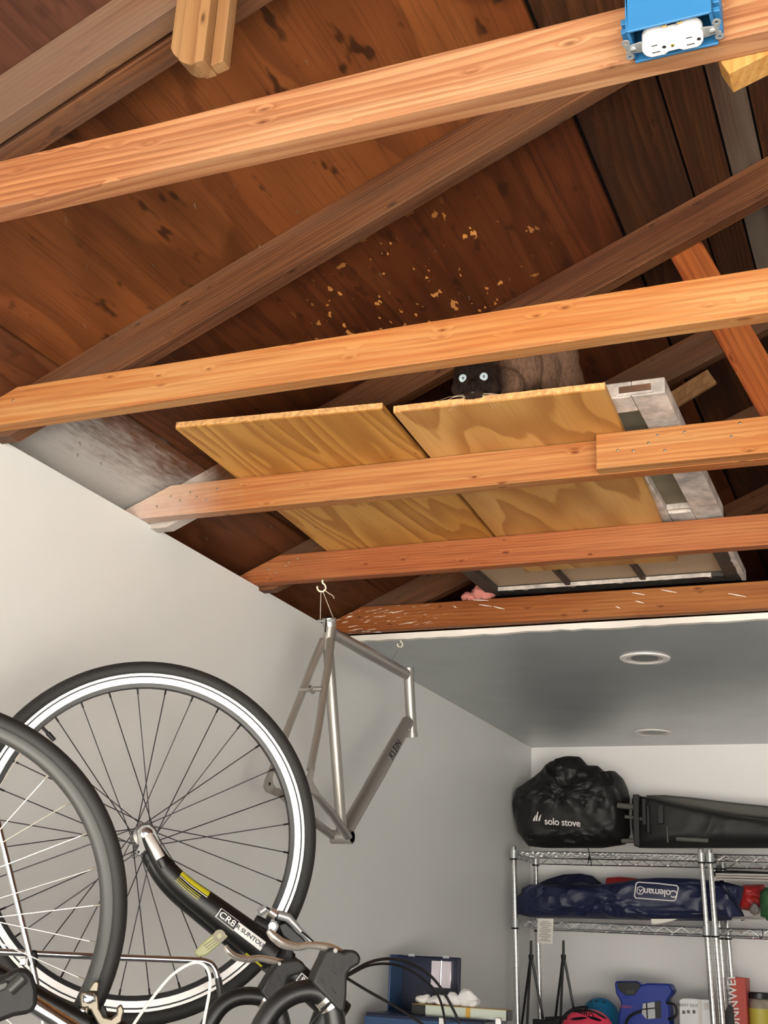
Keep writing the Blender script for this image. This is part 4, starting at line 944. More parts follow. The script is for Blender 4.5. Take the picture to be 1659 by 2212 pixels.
# --- third handlebar at the lower left corner
b3 = thing('bicycle', 'third bicycle, only its chrome handlebar and black brake hood showing at lower left', 'bicycle', loc=C2, rz=BA)
hh = plate([(-30, 2122), (4, 2108), (36, 2090), (58, 2092), (72, 2106), (80, 2136), (80, 2172), (66, 2188), (30, 2194), (-6, 2208), (-40, 2216)], -.23, .021, 'brake_hood', 'rubber_black', b3, bev=.012)
MB().tube([L2(20, 2140, -.255), L2(50, 2112, -.255)], .0085, 14).build('lever_pivot', 'rim_grey', hh)
plate([(-10, 2126), (16, 2118), (22, 2132), (-6, 2146)], -.254, .004, 'hood_clamp', 'rim_grey', hh)
plate([(43, 2070), (57, 2068), (56, 2084), (42, 2086)], -.2, .005, 'lever_tab', 'chrome', hh, bev=.001)
MB().tube(spline([L2(64, 2164, -.23), L2(120, 2200, -.23), L2(180, 2240, -.22), L2(240, 2290, -.15)], 5), .0118, 18).build('handlebar', 'chrome', b3)
MB().tube([L2(240, 2290, -.15), L2(250, 2420, -.12)], .016, 16).build('stem', 'chrome', b3); MB().tube([L2(250, 2420, -.12), L2(255, 2420, -.12)+Vector((.1, 0, -.5))], .018, 16).build('head_tube', 'satin_black', b3)
P = [L2(x, y, -.06) for x, y in ((250, 2270), (284, 2220), (320, 2168), (366, 2112), (402, 2086), (428, 2079), (446, 2090), (454, 2114), (452, 2146), (442, 2200), (430, 2270))]
MB().tube(spline(P, 6), .0024, 8).build('cable_housing', 'cable_white', b2)
# --- chrome rods between the two bicycles
rk = thing('bike_rack', 'bent chrome rods with a black clamp between the two bicycles', 'rack', loc=C1, rz=BA)
RO = -.17
MB().tube(spline([L1(-60, 2053, RO), L1(200, 2066, RO), L1(400, 2074, RO), L1(446, 2078, RO), L1(462, 2090, RO), L1(470, 2112, RO), L1(478, 2150, RO)], 6), .0056, 12).build('horizontal_rod', 'chrome', rk)
MB().tube([L1(471, 2112, RO), L1(480, 2166, RO)], .0062, 12).build('rod_sleeve', 'rim_grey', rk)
MB().tube([L1(-14, 1740, RO-.012), L1(70, 2085, RO-.012), L1(104, 2262, RO-.012)], .0056, 12).build('stay_rod', 'chrome', rk)
MB().box(L1(70, 2070, RO-.006), (.016, .022, .026), Matrix.Rotation(R(-8), 3, 'Y')).build('clamp', 'rubber_black', rk, bevel=.004)
# stands holding the bikes, below the picture
for C_, L_, q, lab in ((C1, b1, bbk, 'steel floor stand under the black bicycle'), (C2, b2, c0+sv2*.5-hv*.1, 'steel floor stand under the grey-rimmed bicycle'), (C2-BN*.12, b3, L2(255, 2420, -.12)+Vector((.1, 0, -.5)), 'steel floor stand under the third bicycle')):
    g = C_+BU*q.x+Vector((0, 0, q.z))
    sd_ = thing('floor_stand', lab, 'stand')
    MB().tube([(g.x, g.y, ZF), (g.x, g.y, g.z-.02)], .02, 16).build('post', 'zinc', sd_); MB().bb(g.x-.2, g.x+.2, g.y-.2, g.y+.2, ZF, ZF+.012).build('base_plate', 'zinc', sd_)

# ------------------------------------------------------------------ chrome wire shelving
lean = lambda z: (.47-z)*.036                     # the racks lean a touch
SH = [.470, .160, -.365, -.95]                    # top of each shelf
def shelving(label, x0, x1, y0, y1):
    u = thing('shelving_unit', label, 'shelf unit', 'chrome wire shelving units')
    for x in (x0, x1):
        for y in (y0, y1):
            p = MB().tube([(x+lean(.487), y, .487), (x+lean(ZF), y, ZF)], .0125, 20).build('post', 'chrome_post', u)
            MB().tube([(x+lean(.487), y, .488), (x+lean(.487), y, .494)], [.0132, .0105], 20).build('post_cap', 'zinc', p)
    for z in SH:
        cx_ = lambda x: x+lean(z)
        fr_ = MB(); z1, z0 = z-.003, z-.033
        for zz in (z1, z0):
            for y in (y0, y1): fr_.tube([(cx_(x0), y, zz), (cx_(x1), y, zz)], .0028, 8)
            for x in (x0, x1): fr_.tube([(cx_(x), y0, zz), (cx_(x), y1, zz)], .0028, 8)
        s = fr_.build('shelf', 'chrome', u)
        tr_ = MB(); n = 21; L = x1-x0
        for y in (y0+.004, y1-.004):
            tr_.tube([(cx_(x0)+.03+(L-.06)*i/n, y, (z1-.002) if i % 2 else (z0+.002)) for i in range(n+1)], .0027, 6)
        for x in (x0+.004, x1-.004): tr_.tube([(cx_(x), y0+.03+(y1-y0-.06)*i/7, (z1-.002) if i % 2 else (z0+.002)) for i in range(8)], .0021, 6)
        tr_.build('truss_wire', 'chrome', s)
        dk = MB(); m = 34
        for i in range(1, m): xx = cx_(x0)+L*i/m; dk.tube([(xx, y0, z-.0015), (xx, y1, z-.0015)], .0016, 5)
        for k in (1, 2, 3): yy = y0+(y1-y0)*k/4; dk.tube([(cx_(x0), yy, z-.0055), (cx_(x1), yy, z-.0055)], .0026, 6)
        d = dk.build('deck_wires', 'chrome', s); d['kind'] = 'stuff'
        for x in (x0, x1):
            for y in (y0, y1):
                MB().tube([(cx_(x), y, z+.002), (cx_(x), y, z-.036)], [.0178, .0165], 20).build('collar', 'zinc', s)
                MB().tube([(cx_(x), y, z-.036), (cx_(x), y, z-.043)], [.0185, .0155], 16).build('collar_clip', 'slot_black', s)
    return u
SY0, SY1 = 5.77, 6.14
shelving('left chrome wire shelving unit, in the back corner', -1.797, -.925, SY0, SY1)
shelving('right chrome wire shelving unit, cut off by the picture edge', -.888, -.016, SY0, SY1)

# ------------------------------------------------------------------ soft goods
class Pillow:
    """soft bag with a given outline in X-Z, real thickness front and back, folds on its surface"""
    def __init__(s, px, y0, Df, Db, amp=.012, fs=9., seed=0., p=2.2, zmin=None, ctr=None, calm=()):
        s.calm = [(AY(x, y, y0-Df), rx, rz) for x, y, rx, rz in calm]
        s.y0, s.Df, s.Db, s.amp, s.fs, s.seed, s.p = y0, Df, Db, amp, fs, seed, p
        P = [AY(x, y, y0) for x, y in px]; P = [(q.x, max(q.z, zmin) if zmin is not None else q.z) for q in P]
        s.c = ctr or (sum(a for a, b in P)/len(P), sum(b for a, b in P)/len(P))
        s.pol = sorted((math.atan2(b-s.c[1], a-s.c[0]), math.hypot(a-s.c[0], b-s.c[1])) for a, b in P)
    def rad(s, th):
        th = (th+math.pi) % (2*math.pi)-math.pi; L = s.pol; n = len(L)
        for i in range(n):
            a0, r0 = L[i]; a1, r1 = L[(i+1) % n]
            if i == n-1: a1 += 2*math.pi
            t_ = th if th >= a0 else th+2*math.pi
            if a0 <= t_ <= a1:      # straight edge between outline points
                x0, z0, x1, z1 = r0*math.cos(a0), r0*math.sin(a0), r1*math.cos(a1), r1*math.sin(a1); dx, dz = math.cos(th), math.sin(th)
                den = dx*(z1-z0)-dz*(x1-x0)
                return (x0*(z1-z0)-z0*(x1-x0))/den if abs(den) > 1e-9 else r0
        return L[0][1]
    def fold(s, x, z):
        v = Vector((x*s.fs+s.seed, z*s.fs*1.2, s.seed)); w = mnoise.noise(v*.7)*1.2
        r = 1-abs(mnoise.noise(v+Vector((w, w, 0)))*2); r2 = 1-abs(mnoise.noise(v*2.1+Vector((0, w*2, 3)))*2)
        r3 = 1-abs(mnoise.noise(v*4.3+Vector((w*3, 0, 7)))*2)
        k = 1.
        for c, rx, rz in s.calm: k = min(k, max(.12, min(1., math.hypot((x-c.x)/rx, (z-c.z)/rz)-.6)))
        return (r*.58+r2*.34+r3*.08-.35)*s.amp*k
    def front(s, x, z):
        a, b = x-s.c[0], z-s.c[1]; r_ = math.hypot(a, b); q = min(1., r_/max(1e-6, s.rad(math.atan2(b, a))))
        e = max(0., 1-q**s.p)**.5; return s.y0-s.Df*e-s.fold(x, z)*min(1, e*2)
    def mb(s, na=128, nr=36):
        V = [(s.c[0], s.front(*s.c), s.c[1])]; F = []
        def ringpts(back):
            out = []
            for k in range(1, nr+1):
                q = math.sin(k/nr*math.pi/2)
                for i in range(na):
                    th = -math.pi+2*math.pi*i/na; R_ = s.rad(th)*q; x, z = s.c[0]+R_*math.cos(th), s.c[1]+R_*math.sin(th)
                    e = max(0., 1-q**s.p)**.5
                    out.append((x, s.y0+s.Db*e if back else s.front(x, z), z))
            return out
        A_ = ringpts(False); V += A_; nb = len(A_); V.append((s.c[0], s.y0+s.Db, s.c[1])); V += ringpts(True); o2 = 1+nb
        for off, c0_ in ((1, 0), (o2+1, o2)):
            for i in range(na): F.append((c0_, off+i, off+(i+1) % na))
            for k in range(nr-1):
                for i in range(na): a = off+k*na+i; b = off+k*na+(i+1) % na; F.append((a, a+na, b+na, b))
        return MB().add(V, F)
    def build(s, name, m, parent=None): return s.mb().build(name, m, parent)
    def text(s, st, size, px, m, parent, rot=0., sp=1., lift=.002):
        c = AY(*px, s.y0-s.Df); ca, sa = math.cos(rot), math.sin(rot)
        return text(st, size, 'lettering', m, parent, lambda x, y, z: Vector((c.x+x*ca-y*sa, s.front(c.x+x*ca-y*sa, c.z+x*sa+y*ca)-lift-z, c.z+x*sa+y*ca)), spacing=sp)
    def strip(s, pts, w, m, parent, name='print_line', lift=.002):
        """thin printed line following the bag surface through photo points"""
        P = [AY(x, y, s.y0-s.Df) for x, y in pts]; Q = []
        for i in range(len(P)-1):
            for k in range(8): Q.append(P[i].lerp(P[i+1], k/8))
        Q.append(P[-1]); Q = [Vector((q.x, s.front(q.x, q.z)-lift, q.z)) for q in Q]
        return MB().tube(Q, w/2, 6, flat=1.).build(name, m, parent)
top = SH[0]+.0015
# black bag on the left unit
bg_ = Pillow([(1112, 1760), (1110, 1738), (1116, 1712), (1122, 1704), (1150, 1685), (1172, 1668), (1184, 1652), (1206, 1640), (1228, 1634), (1254, 1636), (1270, 1654), (1292, 1655), (1308, 1668), (1330, 1667), (1346, 1682), (1356, 1704), (1360, 1724), (1358, 1760), (1362, 1800), (1352, 1824), (1300, 1832), (1180, 1832), (1142, 1828), (1122, 1800)],
             5.93, .155, .13, amp=.05, fs=9., seed=3.1, p=2.6, zmin=top, calm=((1208, 1772, .18, .05),))
bgt = thing('duffel_bag', 'lumpy black drawstring bag with white lettering on the top shelf in the corner', 'bag')
bgo = bg_.build('bag_body', 'bag_black', bgt)
bg_.text('solo stove', .044, (1213, 1776), 'logo_white', bgo, rot=R(-3), sp=.95, lift=.004)
c_ = AY(1163, 1764, 5.8)
for k, (a, b) in enumerate(((0, .05), (.014, .03), (-.013, .026))):
    x, z = c_.x+a, c_.z; yy = bg_.front(x, z)-.006
    MB().tube([(x-.006, yy, z-.022), (x-.002, yy-.001, z-.022+b*.5), (x+.004, yy, z-.022+b)], [.0045, .004, .001], 6, flat=.4, up=(0, 1, 0)).build('flame_emblem', 'logo_white', bgo)
MB().tube(spline([AY(1270, 1830, 5.80), AY(1273, 1848, 5.765), AY(1270, 1866, 5.76), AY(1268, 1870, 5.76)], 4), .0022, 6).build('drawstring', 'rubber_black', bgt)
MB().tube(spline([AY(1274, 1848, 5.765), AY(1277, 1862, 5.76), AY(1278, 1871, 5.76)], 4), .0022, 6).build('drawstring', 'rubber_black', bgt)
MB().ell(AY(1273, 1855, 5.763), (.009, .007, .008), 12, 8).build('cord_lock', 'rubber_black', bgt)
# folded canopy across both units
cn = thing('folded_canopy', 'long folded black canopy with pole ends, lying across the top shelves', 'canopy')
cpy = Pillow([(1366, 1724), (1376, 1716), (1400, 1722), (1450, 1734), (1520, 1748), (1600, 1764), (1700, 1776), (1800, 1790), (1860, 1812), (1850, 1831), (1700, 1832), (1500, 1832), (1400, 1832), (1372, 1831), (1366, 1790)], 5.93, .12, .1, amp=.012, fs=4., seed=8., p=4., zmin=top)
cpo = cpy.build('fabric', 'canopy_black', cn)
Pillow([(1392, 1716), (1440, 1718), (1500, 1724), (1600, 1736), (1720, 1748), (1800, 1762), (1700, 1776), (1600, 1768), (1500, 1754), (1420, 1740)], 6.0, .05, .05, amp=.004, fs=3., p=5.).build('cover', 'canopy_grey', cn)
for a, b, r_ in (((1334, 1740), (1376, 1744), .013), ((1350, 1764), (1396, 1770), .008), ((1343, 1817), (1376, 1815), .011), ((1461, 1812), (1530, 1816), .010)):
    MB().tube([AY(*a, 5.815), AY(*b, 5.815)], r_, 12).build('pole_end', 'canopy_grey', cn)
for x0, x1, y0, y1 in ((1367, 1382, 1716, 1828), (1386, 1396, 1724, 1782), (1396, 1404, 1740, 1800), (1420, 1434, 1738, 1780)):
    a, b = AY(x0, y0, 5.80), AY(x1, y1, 5.80); MB().bb(a.x, b.x, 5.795, 5.83, b.z, a.z).build('bracket', 'canopy_black', cn, bevel=.004)
MB().bb(AY(1440, 1784, 5.79).x, AY(1443, 1784, 5.79).x, 5.785, 5.80, AY(1440, 1820, 5.79).z, AY(1440, 1784, 5.79).z).build('strap', 'canopy_grey', cn)
# navy chair bag with the white logo, second shelf
mid = SH[1]+.0015
nb = Pillow([(1110, 1960), (1114, 1938), (1126, 1930), (1130, 1914), (1150, 1910), (1200, 1912), (1260, 1914), (1310, 1910), (1345, 1906), (1385, 1898), (1430, 1896), (1500, 1898), (1560, 1905), (1608, 1911), (1606, 1930), (1596, 1960), (1604, 1988), (1540, 1990), (1400, 1988), (1250, 1984), (1150, 1982), (1120, 1976)],
            5.90, .095, .085, amp=.04, fs=10., seed=5.5, p=3.2, zmin=mid, calm=((1418, 1926, .13, .07),))
nbt = thing('chair_bag', 'long navy chair bag with an upside-down white logo on the second shelf', 'bag')
nbo = nb.build('bag_body', 'bag_navy', nbt)
nb.text('Coleman', .045, (1427, 1928), 'logo_white', nbo, rot=R(180)+R(-3), sp=.92, lift=.004)
fb = [(1374, 1908), (1378, 1905), (1420, 1908), (1462, 1913), (1465, 1918), (1460, 1942), (1456, 1946), (1415, 1943), (1374, 1940), (1371, 1936), (1374, 1908)]
nb.strip(fb, .0055, 'logo_white', nbo, lift=.003)
nb.strip([(1376, 1924), (1378, 1917), (1384, 1915), (1390, 1918), (1391, 1925), (1388, 1931), (1382, 1932), (1377, 1929), (1376, 1924)], .004, 'logo_white', nbo, lift=.003)
nb.strip([(1380, 1921), (1384, 1925), (1388, 1921)], .004, 'logo_white', nbo, lift=.003); nb.strip([(1382, 1929), (1384, 1925)], .004, 'logo_white', nbo, lift=.003)
nb.strip([(1552, 1902), (1570, 1926), (1588, 1958), (1600, 1986)], .022, 'bag_navy_dark', nbo, 'strap', lift=.0)
tag(Pillow([(1156, 1912), (1180, 1900), (1216, 1889), (1254, 1887), (1280, 1892), (1300, 1908), (1300, 1960), (1200, 1975), (1156, 1965)], 6.045, .035, .06, amp=.012, fs=8., p=3.).build('stuff_sack', 'bag_navy_dark'), 'dark navy sack behind the navy chair bag', 'bag')
tag(Pillow([(1310, 1896), (1340, 1894), (1372, 1897), (1400, 1902), (1420, 1930), (1410, 1970), (1330, 1970), (1306, 1930)], 6.045, .035, .06, amp=.01, fs=9., p=4.).build('stuff_sack', 'bag_red'), 'red sack tucked behind the navy chair bag', 'bag')
tag(Pillow([(1606, 1912), (1650, 1910), (1660, 1930), (1652, 1962), (1620, 1968), (1596, 1964), (1598, 1940)], 5.99, .06, .06, amp=.016, fs=12., p=3.2, zmin=mid).build('stuff_sack', 'bag_red'), 'crumpled red sack on the right unit beside the green sack', 'bag')
tag(Pillow([(1641, 1930), (1652, 1918), (1700, 1912), (1740, 1930), (1745, 1970), (1720, 1990), (1660, 1990), (1643, 1980)], 5.85, .07, .05, amp=.014, fs=10., p=2.6, zmin=mid).build('stuff_sack', 'bag_green'), 'green sack at the right picture edge on the second shelf', 'bag')
tag(Pillow([(1619, 1962), (1626, 1950), (1634, 1952), (1642, 1962), (1640, 1974), (1630, 1978), (1620, 1972)], 5.86, .025, .02, amp=.012, fs=30., p=2., zmin=mid).build('crumpled_bag', 'grey_crumple'), 'small crumpled grey bag in front of the red sack', 'bag')
fc_ = thing('folded_chair', 'folded black chair with silver tubes resting above the navy bag on the right unit', 'chair')
a, b = AY(1546, 1886, 5.88), AY(1760, 1900, 5.88)
Pillow([(1540, 1886), (1546, 1880), (1600, 1881), (1700, 1886), (1760, 1890), (1770, 1902), (1700, 1908), (1600, 1902), (1546, 1898)], 5.88, .06, .08, amp=.004, fs=6., p=4.).build('fabric', 'canopy_black', fc_)
for k in range(3): MB().tube([AY(1546, 1888+5.5*k, 5.815), AY(1770, 1893+6.5*k, 5.815)], .0048, 8).build('tube', 'rim_silver', fc_)
# papers and tags on the shelves
def sheetp(name, lab, px, y, tilt=0., lines=0, cat='paper'):
    P = [AY(x, yy, y) for x, yy in px]
    o = MB().add([*P, *[q+Vector((0, .0012, 0)) for q in P]], [(0, 1, 2, 3), (7, 6, 5, 4), (0, 4, 5, 1), (1, 5, 6, 2), (2, 6, 7, 3), (3, 7, 4, 0)]).build(name, 'paper', smooth=False); tag(o, lab, cat)
    for k in range(lines):
        f = .12+.76*k/(lines-1); a = P[0].lerp(P[3], f); b = P[1].lerp(P[2], f); i0, i1 = (.14, .86) if k % 3 else (.25, .7)
        MB().tube([a.lerp(b, i0)+Vector((0, -.0004, 0)), a.lerp(b, i1)+Vector((0, -.0004, 0))], .0011, 4).build('print_line', 'ink', o)
    return o
sheetp('care_tag', 'white printed tag hanging from the left unit second shelf', [(1162, 1984), (1196, 1985), (1193, 2040), (1160, 2036)], 5.762, lines=11, cat='tag')
sheetp('paper_sheet', 'white paper edge hanging over the second shelf of the left unit', [(1406, 1985), (1464, 1985), (1440, 1992), (1408, 1998)], 5.762)
a = AY(1580, 1984, 5.80); pp = MB().add([AY(1580, 1986, 5.80), AY(1655, 1986, 5.80), AY(1648, 1974, 5.86), AY(1620, 1979, 5.86), AY(1582, 1981, 5.86)], [(0, 1, 2, 3, 4)])
pp.v += [(x, y, z-.001) for x, y, z in pp.v]; pp.f += [(9, 8, 7, 6, 5)]+[(i, 5+i, 5+(i+1) % 5, (i+1) % 5) for i in range(5)]
tag(pp.build('paper_sheet', 'paper', smooth=False), 'creased white paper lying on the right unit second shelf', 'paper')
hk2 = [AY(1646, 2006, 5.765), AY(1648, 2016, 5.765), AY(1646, 2024, 5.765), AY(1642, 2026, 5.765), AY(1641, 2020, 5.765)]
tag(MB().tube(spline(hk2, 5), .0022, 8).build('wire_hook', 'black_paint_old'), 'small dark wire hook hanging from the right unit second shelf', 'hook')

# ------------------------------------------------------------------ third shelf
low = SH[2]+.0015
def stand(ax_, lab):
    t_ = thing('tripod', lab, 'tripod', 'slim black tripods on the third shelf'); y = 5.93
    ap = AY(ax_, 2068, y)
    MB().tube([ap+Vector((0, 0, -.02)), ap+Vector((0, 0, .036)), ap+Vector((0, 0, .075))], [.007, .0065, .006], 10).build('centre_rod', 'satin_black', t_)
    MB().tube([ap+Vector((0, 0, .012)), ap+Vector((0, 0, -.012))], [.013, .0105], 12).build('collar', 'rubber_black', t_)
    for dx, dy in ((-.066, .05), (.0, -.07), (.066, .05)):
        e = Vector((ap.x+dx, ap.y+dy, low)); MB().tube([ap+Vector((dx*.05, dy*.05, -.004)), e], [.0062, .0055], 8).build('leg', 'satin_black', t_)
stand(1147, 'slim black tripod nearest the corner, leftmost of the two'); stand(1217, 'slim black tripod beside the pink helmet')
def helmet(px, y, rx, ry, rz_, m, lab, vents, zc):
    c = AY(*px, y); c.z = low+.004; h = thing('bicycle_helmet', lab, 'helmet'); V = []; F = []; na, nr = 40, 16
    mbh = MB()
    for i in range(nr+1):
        a = math.pi/2*i/nr
        for k in range(na):
            t_ = 2*math.pi*k/na; q = 1+.05*math.cos(3*t_)*math.sin(a)
            V.append((c.x+rx*math.cos(a)*math.cos(t_)*q, c.y+ry*math.cos(a)*math.sin(t_), c.z+.02*math.cos(a)+rz_*math.sin(a)))
    for i in range(nr):
        for k in range(na): k2 = (k+1) % na; F.append((i*na+k, i*na+k2, (i+1)*na+k2, (i+1)*na+k))
    F.append(tuple(range(na))[::-1]); sh_ = mbh.add(V, F).build('shell', m, h)
    def surf(th, ph, k=1.): return Vector((c.x+rx*k*math.cos(ph)*math.cos(th), c.y+ry*k*math.cos(ph)*math.sin(th), c.z+.02*math.cos(ph)+rz_*k*math.sin(ph)))
    for th, ph, dth, dph, w in vents:
        P = [surf(R(th+dth*(i/6-.5)), R(ph+dph*(i/6-.5)), 1.0) for i in range(7)]
        MB().tube(P, [w*.25, w*.75, w, w, w, w*.75, w*.25], 10, flat=.35, up=(P[3]-c).normalized()).build('vent', 'tool_dark', sh_)
    return h, surf, sh_
hp, sf, sho = helmet((1268, 2210), 5.83, .132, .065, .150, 'helmet_pink', 'pink cycling helmet with black vents in front of the teal helmet',
    [(-120, 62, 70, 8, .013), (-70, 66, 60, -14, .013), (-105, 40, 44, 6, .013), (-62, 42, 36, -8, .013), (-35, 52, 30, -18, .012), (-85, 22, 36, 0, .012), (-45, 22, 26, -6, .011)], low)
cq = sf(R(-88), R(53), 1.012)
text('GIRO', .034, 'lettering', 'decal_black', sho, lambda x, y, z: Vector((cq.x+x*.97+y*.1, cq.y-.004+.35*y-(x*x)*1.2, cq.z+y*.8-x*.3)))
mbk = [sf(R(a_), R(b_), 1.01) for a_, b_ in ((-165, 20), (-160, 40), (-150, 58), (-130, 72), (-100, 78), (-80, 76))]
MB().tube(spline(mbk, 4), .012, 8, flat=.4, up=(0, -1, .3)).build('trim_band', 'tool_dark', sho)
helmet((1296, 2206), 6.04, .110, .075, .195, 'helmet_teal', 'teal round helmet behind the pink one', [(-100, 62, 14, 3, .008), (-60, 60, 14, -3, .008), (-75, 78, 14, 0, .007), (-125, 60, 10, 2, .008)], low)
# blue machine
tl_ = thing('air_compressor', 'blue plastic tool with a dark tilted screen on the third shelf', 'power tool'); ty = 5.86
def pr(px, y0, y1, name, m, par, bev=.004):
    P = [AY(x, y, y0) for x, y in px]; P = [(q.x, max(q.z, low)) for q in P]
    return MB().prism(P, y0, y1, FXZ).build(name, m, par, bevel=bev)
tb = pr([(1327, 2122), (1332, 2119), (1376, 2119), (1386, 2128), (1396, 2124), (1446, 2125), (1454, 2142), (1440, 2160), (1446, 2180), (1452, 2290), (1330, 2290), (1336, 2190), (1341, 2165), (1330, 2146)], ty+.0, ty+.10, 'body', 'tool_blue', tl_, .008)
pr([(1332, 2122), (1376, 2121), (1384, 2130), (1370, 2150), (1352, 2150), (1336, 2138)], ty-.004, ty+.01, 'screen', 'tool_dark', tb, .002)
pr([(1352, 2138), (1372, 2136), (1368, 2149), (1354, 2149)], ty-.007, ty, 'button_panel', 'rim_grey', tb, .001)
pr([(1388, 2168), (1414, 2164), (1416, 2200), (1396, 2202), (1386, 2190)], ty-.008, ty+.01, 'gauge_panel', 'tool_grey', tb, .002)
for px in ([(1395, 2167), (1398, 2166), (1400, 2201), (1397, 2202)], [(1386, 2179), (1415, 2176), (1415, 2179), (1386, 2182)], [(1414, 2163), (1426, 2162), (1428, 2199), (1416, 2200)]): pr(px, ty-.010, ty+.005, 'gauge_bar', 'tool_dark', tb, 0)
MB().tube(spline([AY(1440, 2166, ty-.01), AY(1456, 2170, ty-.02), AY(1462, 2184, ty-.02), AY(1458, 2196, ty-.02), AY(1444, 2202, ty-.01)], 5), .006, 8).build('hose', 'rubber_black', tb)
MB().tube(spline([AY(1386, 2184, ty-.012), AY(1366, 2192, ty-.02), AY(1354, 2206, ty-.03), AY(1346, 2240, ty-.03)], 5), .006, 8).build('hose', 'rubber_black', tb)
q = AY(1353, 2175, ty-.001); text('KOBALT', .015, 'lettering', 'print_red', tb, Matrix.Translation(q) @ Matrix.Rotation(R(90), 4, 'X'))
def carton(name, px, y0, y1, m, lab, cat='box', bev=.002):
    P = [AY(x, y, y0) for x, y in px]; P = [(q.x, max(q.z, low)) for q in P]
    return tag(MB().prism(P, y0, y1, FXZ).build(name, m, bevel=bev), lab, cat)
bx = carton('product_box', [(1467, 2160), (1476, 2156), (1540, 2160), (1548, 2290), (1470, 2290)], 5.86, 5.98, 'box_silver', 'silver carton with grey print beside the blue tool')
q = AY(1487, 2172, 5.859); text('HEAVY DUTY', .017, 'lettering', 'ink', bx, Matrix.Translation(q) @ Matrix.Rotation(R(90), 4, 'X'))
for x, y in ((1477, 2186), (1487, 2185), (1499, 2185)):
    q = AY(x, y, 5.859); MB().bb(q.x-.006, q.x+.006, 5.8585, 5.861, q.z-.008, q.z+.006).build('print_mark', 'ink', bx, smooth=False)
q0, q1 = AY(1521, 2166, 5.859), AY(1534, 2182, 5.859); MB().bb(q0.x, q1.x, 5.8585, 5.861, q1.z, q0.z).build('print_panel', 'logo_white', bx, smooth=False)
q0, q1 = AY(1507, 2160, 5.859), AY(1518, 2240, 5.859); MB().bb(q0.x, q1.x, 5.8585, 5.861, max(low, q1.z), q0.z).build('print_panel', 'paper', bx, smooth=False)
rb_ = carton('product_box', [(1578, 2112), (1581, 2110), (1610, 2113), (1618, 2290), (1586, 2290)], 5.86, 6.0, 'box_red', 'tall red carton with white sideways lettering on the right unit')
q = AY(1587, 2178, 5.859); text('KONNWEI', .052, 'lettering', 'logo_white', rb_, Matrix.Translation(q) @ Matrix.Rotation(R(90), 4, 'X') @ Matrix.Rotation(R(94), 4, 'Z'), spacing=1.05)
jr = thing('snack_jar', 'clear jar with black lid and yellow label beside the red carton', 'jar'); jc = AY(1642, 2200, 5.93)
MB().lathe([(.042, low-.0), (.045, low+.01), (.045, low+.22), (.04, low+.235), (.036, low+.24)], 28, Matrix.Translation((jc.x, jc.y, 0))).build('jar_body', 'clear_jar', jr)
jt = AY(1634, 2118, 5.92).z
MB().lathe([(.041, low+.238), (.044, low+.24), (.044, low+.262), (.04, low+.266)], 28, Matrix.Translation((jc.x, jc.y, 0))).build('lid', 'tool_dark', jr)
MB().lathe([(.0452, low+.10), (.0456, low+.10), (.0456, low+.2), (.0452, low+.2)], 28, Matrix.Translation((jc.x, jc.y, 0)), close=True).build('label', 'label_yellow', jr)
pb = carton('black_pouch', [(1566, 2184), (1574, 2170), (1584, 2176), (1592, 2290), (1566, 2290)], 5.85, 5.858, 'bag_black', 'black pouch wedged beside the red carton', 'pouch', .001)
gear = thing('tabletop_tripod', 'small black tabletop tripod between the slim tripods', 'tripod')
gp = AY(1178, 2206, 5.79)
MB().bb(gp.x-.06, gp.x+.06, 5.79, 5.83, gp.z-.02, gp.z+.006).build('plate', 'satin_black', gear, bevel=.003)
MB().tube([(gp.x-.02, 5.81, gp.z), (gp.x-.02, 5.81, low)], .013, 12).build('column', 'satin_black', gear)
MB().tube([(gp.x+.0, 5.79, gp.z+.01), (gp.x+.10, 5.78, gp.z+.022)], .008, 10).build('handle', 'rubber_black', gear)

# ------------------------------------------------------------------ toolbox on a bench by the left wall
bt = -.375
bn = thing('workbench', 'wooden bench under the blue toolbox', 'bench')
for k in range(4): MB().bb(XL+.012+.135*k, XL+.012+.135*k+.131, 3.95, 4.95, bt-.03, bt).build('plank', 'bench_wood', bn, smooth=False, bevel=.002)
for x in (XL+.05, XL+.50):
    for y in (4.0, 4.9): MB().bb(x-.03, x+.03, y-.03, y+.03, ZF, bt-.03).build('leg', 'bench_wood', bn, smooth=False)
tx_ = thing('toolbox', 'open blue metal toolbox with its lid up against the wall', 'toolbox')
a, b = AY(852, 2200, 4.36), AY(984, 2200, 4.36); x0, x1 = max(a.x, XL+.02), b.x
zl0, zl1 = AY(870, 2203, 4.36).z, AY(920, 2066, 4.36).z
lid = MB(); lid.bb(x0, x1, 4.40, 4.406, zl0, zl1); lid.bb(x0, x0+.004, 4.30, 4.40, zl0, zl1); lid.bb(x1-.004, x1, 4.375, 4.40, zl0+.06, zl1); lid.bb(x0, x1, 4.34, 4.40, zl1-.004, zl1)
ld = lid.build('lid', 'toolbox_navy', tx_, bevel=.002)
MB().bb(x0-.0006, x0+.008, 4.288, 4.402, zl0, zl1+.001).build('lid_side', 'toolbox_blue', ld, bevel=.004)
q0, q1 = AY(932, 2074, 4.39), AY(974, 2136, 4.39)
MB().bb(q0.x, q1.x, 4.388, 4.399, q1.z, q0.z).build('foil_sheet', 'foil_sheet', ld, bevel=.002)
MB().tube([((q0.x+q1.x)/2, 4.388, q1.z), ((q0.x+q1.x)/2, 4.388, q0.z)], .004, 8).build('sheet_fold', 'foil_sheet', ld)
for px in (892, 966):
    q = AY(px, 2062, 4.35); MB().bb(q.x-.012, q.x+.012, 4.336, 4.346, zl1-.003, zl1+.007).build('latch', 'zinc', ld, bevel=.001)
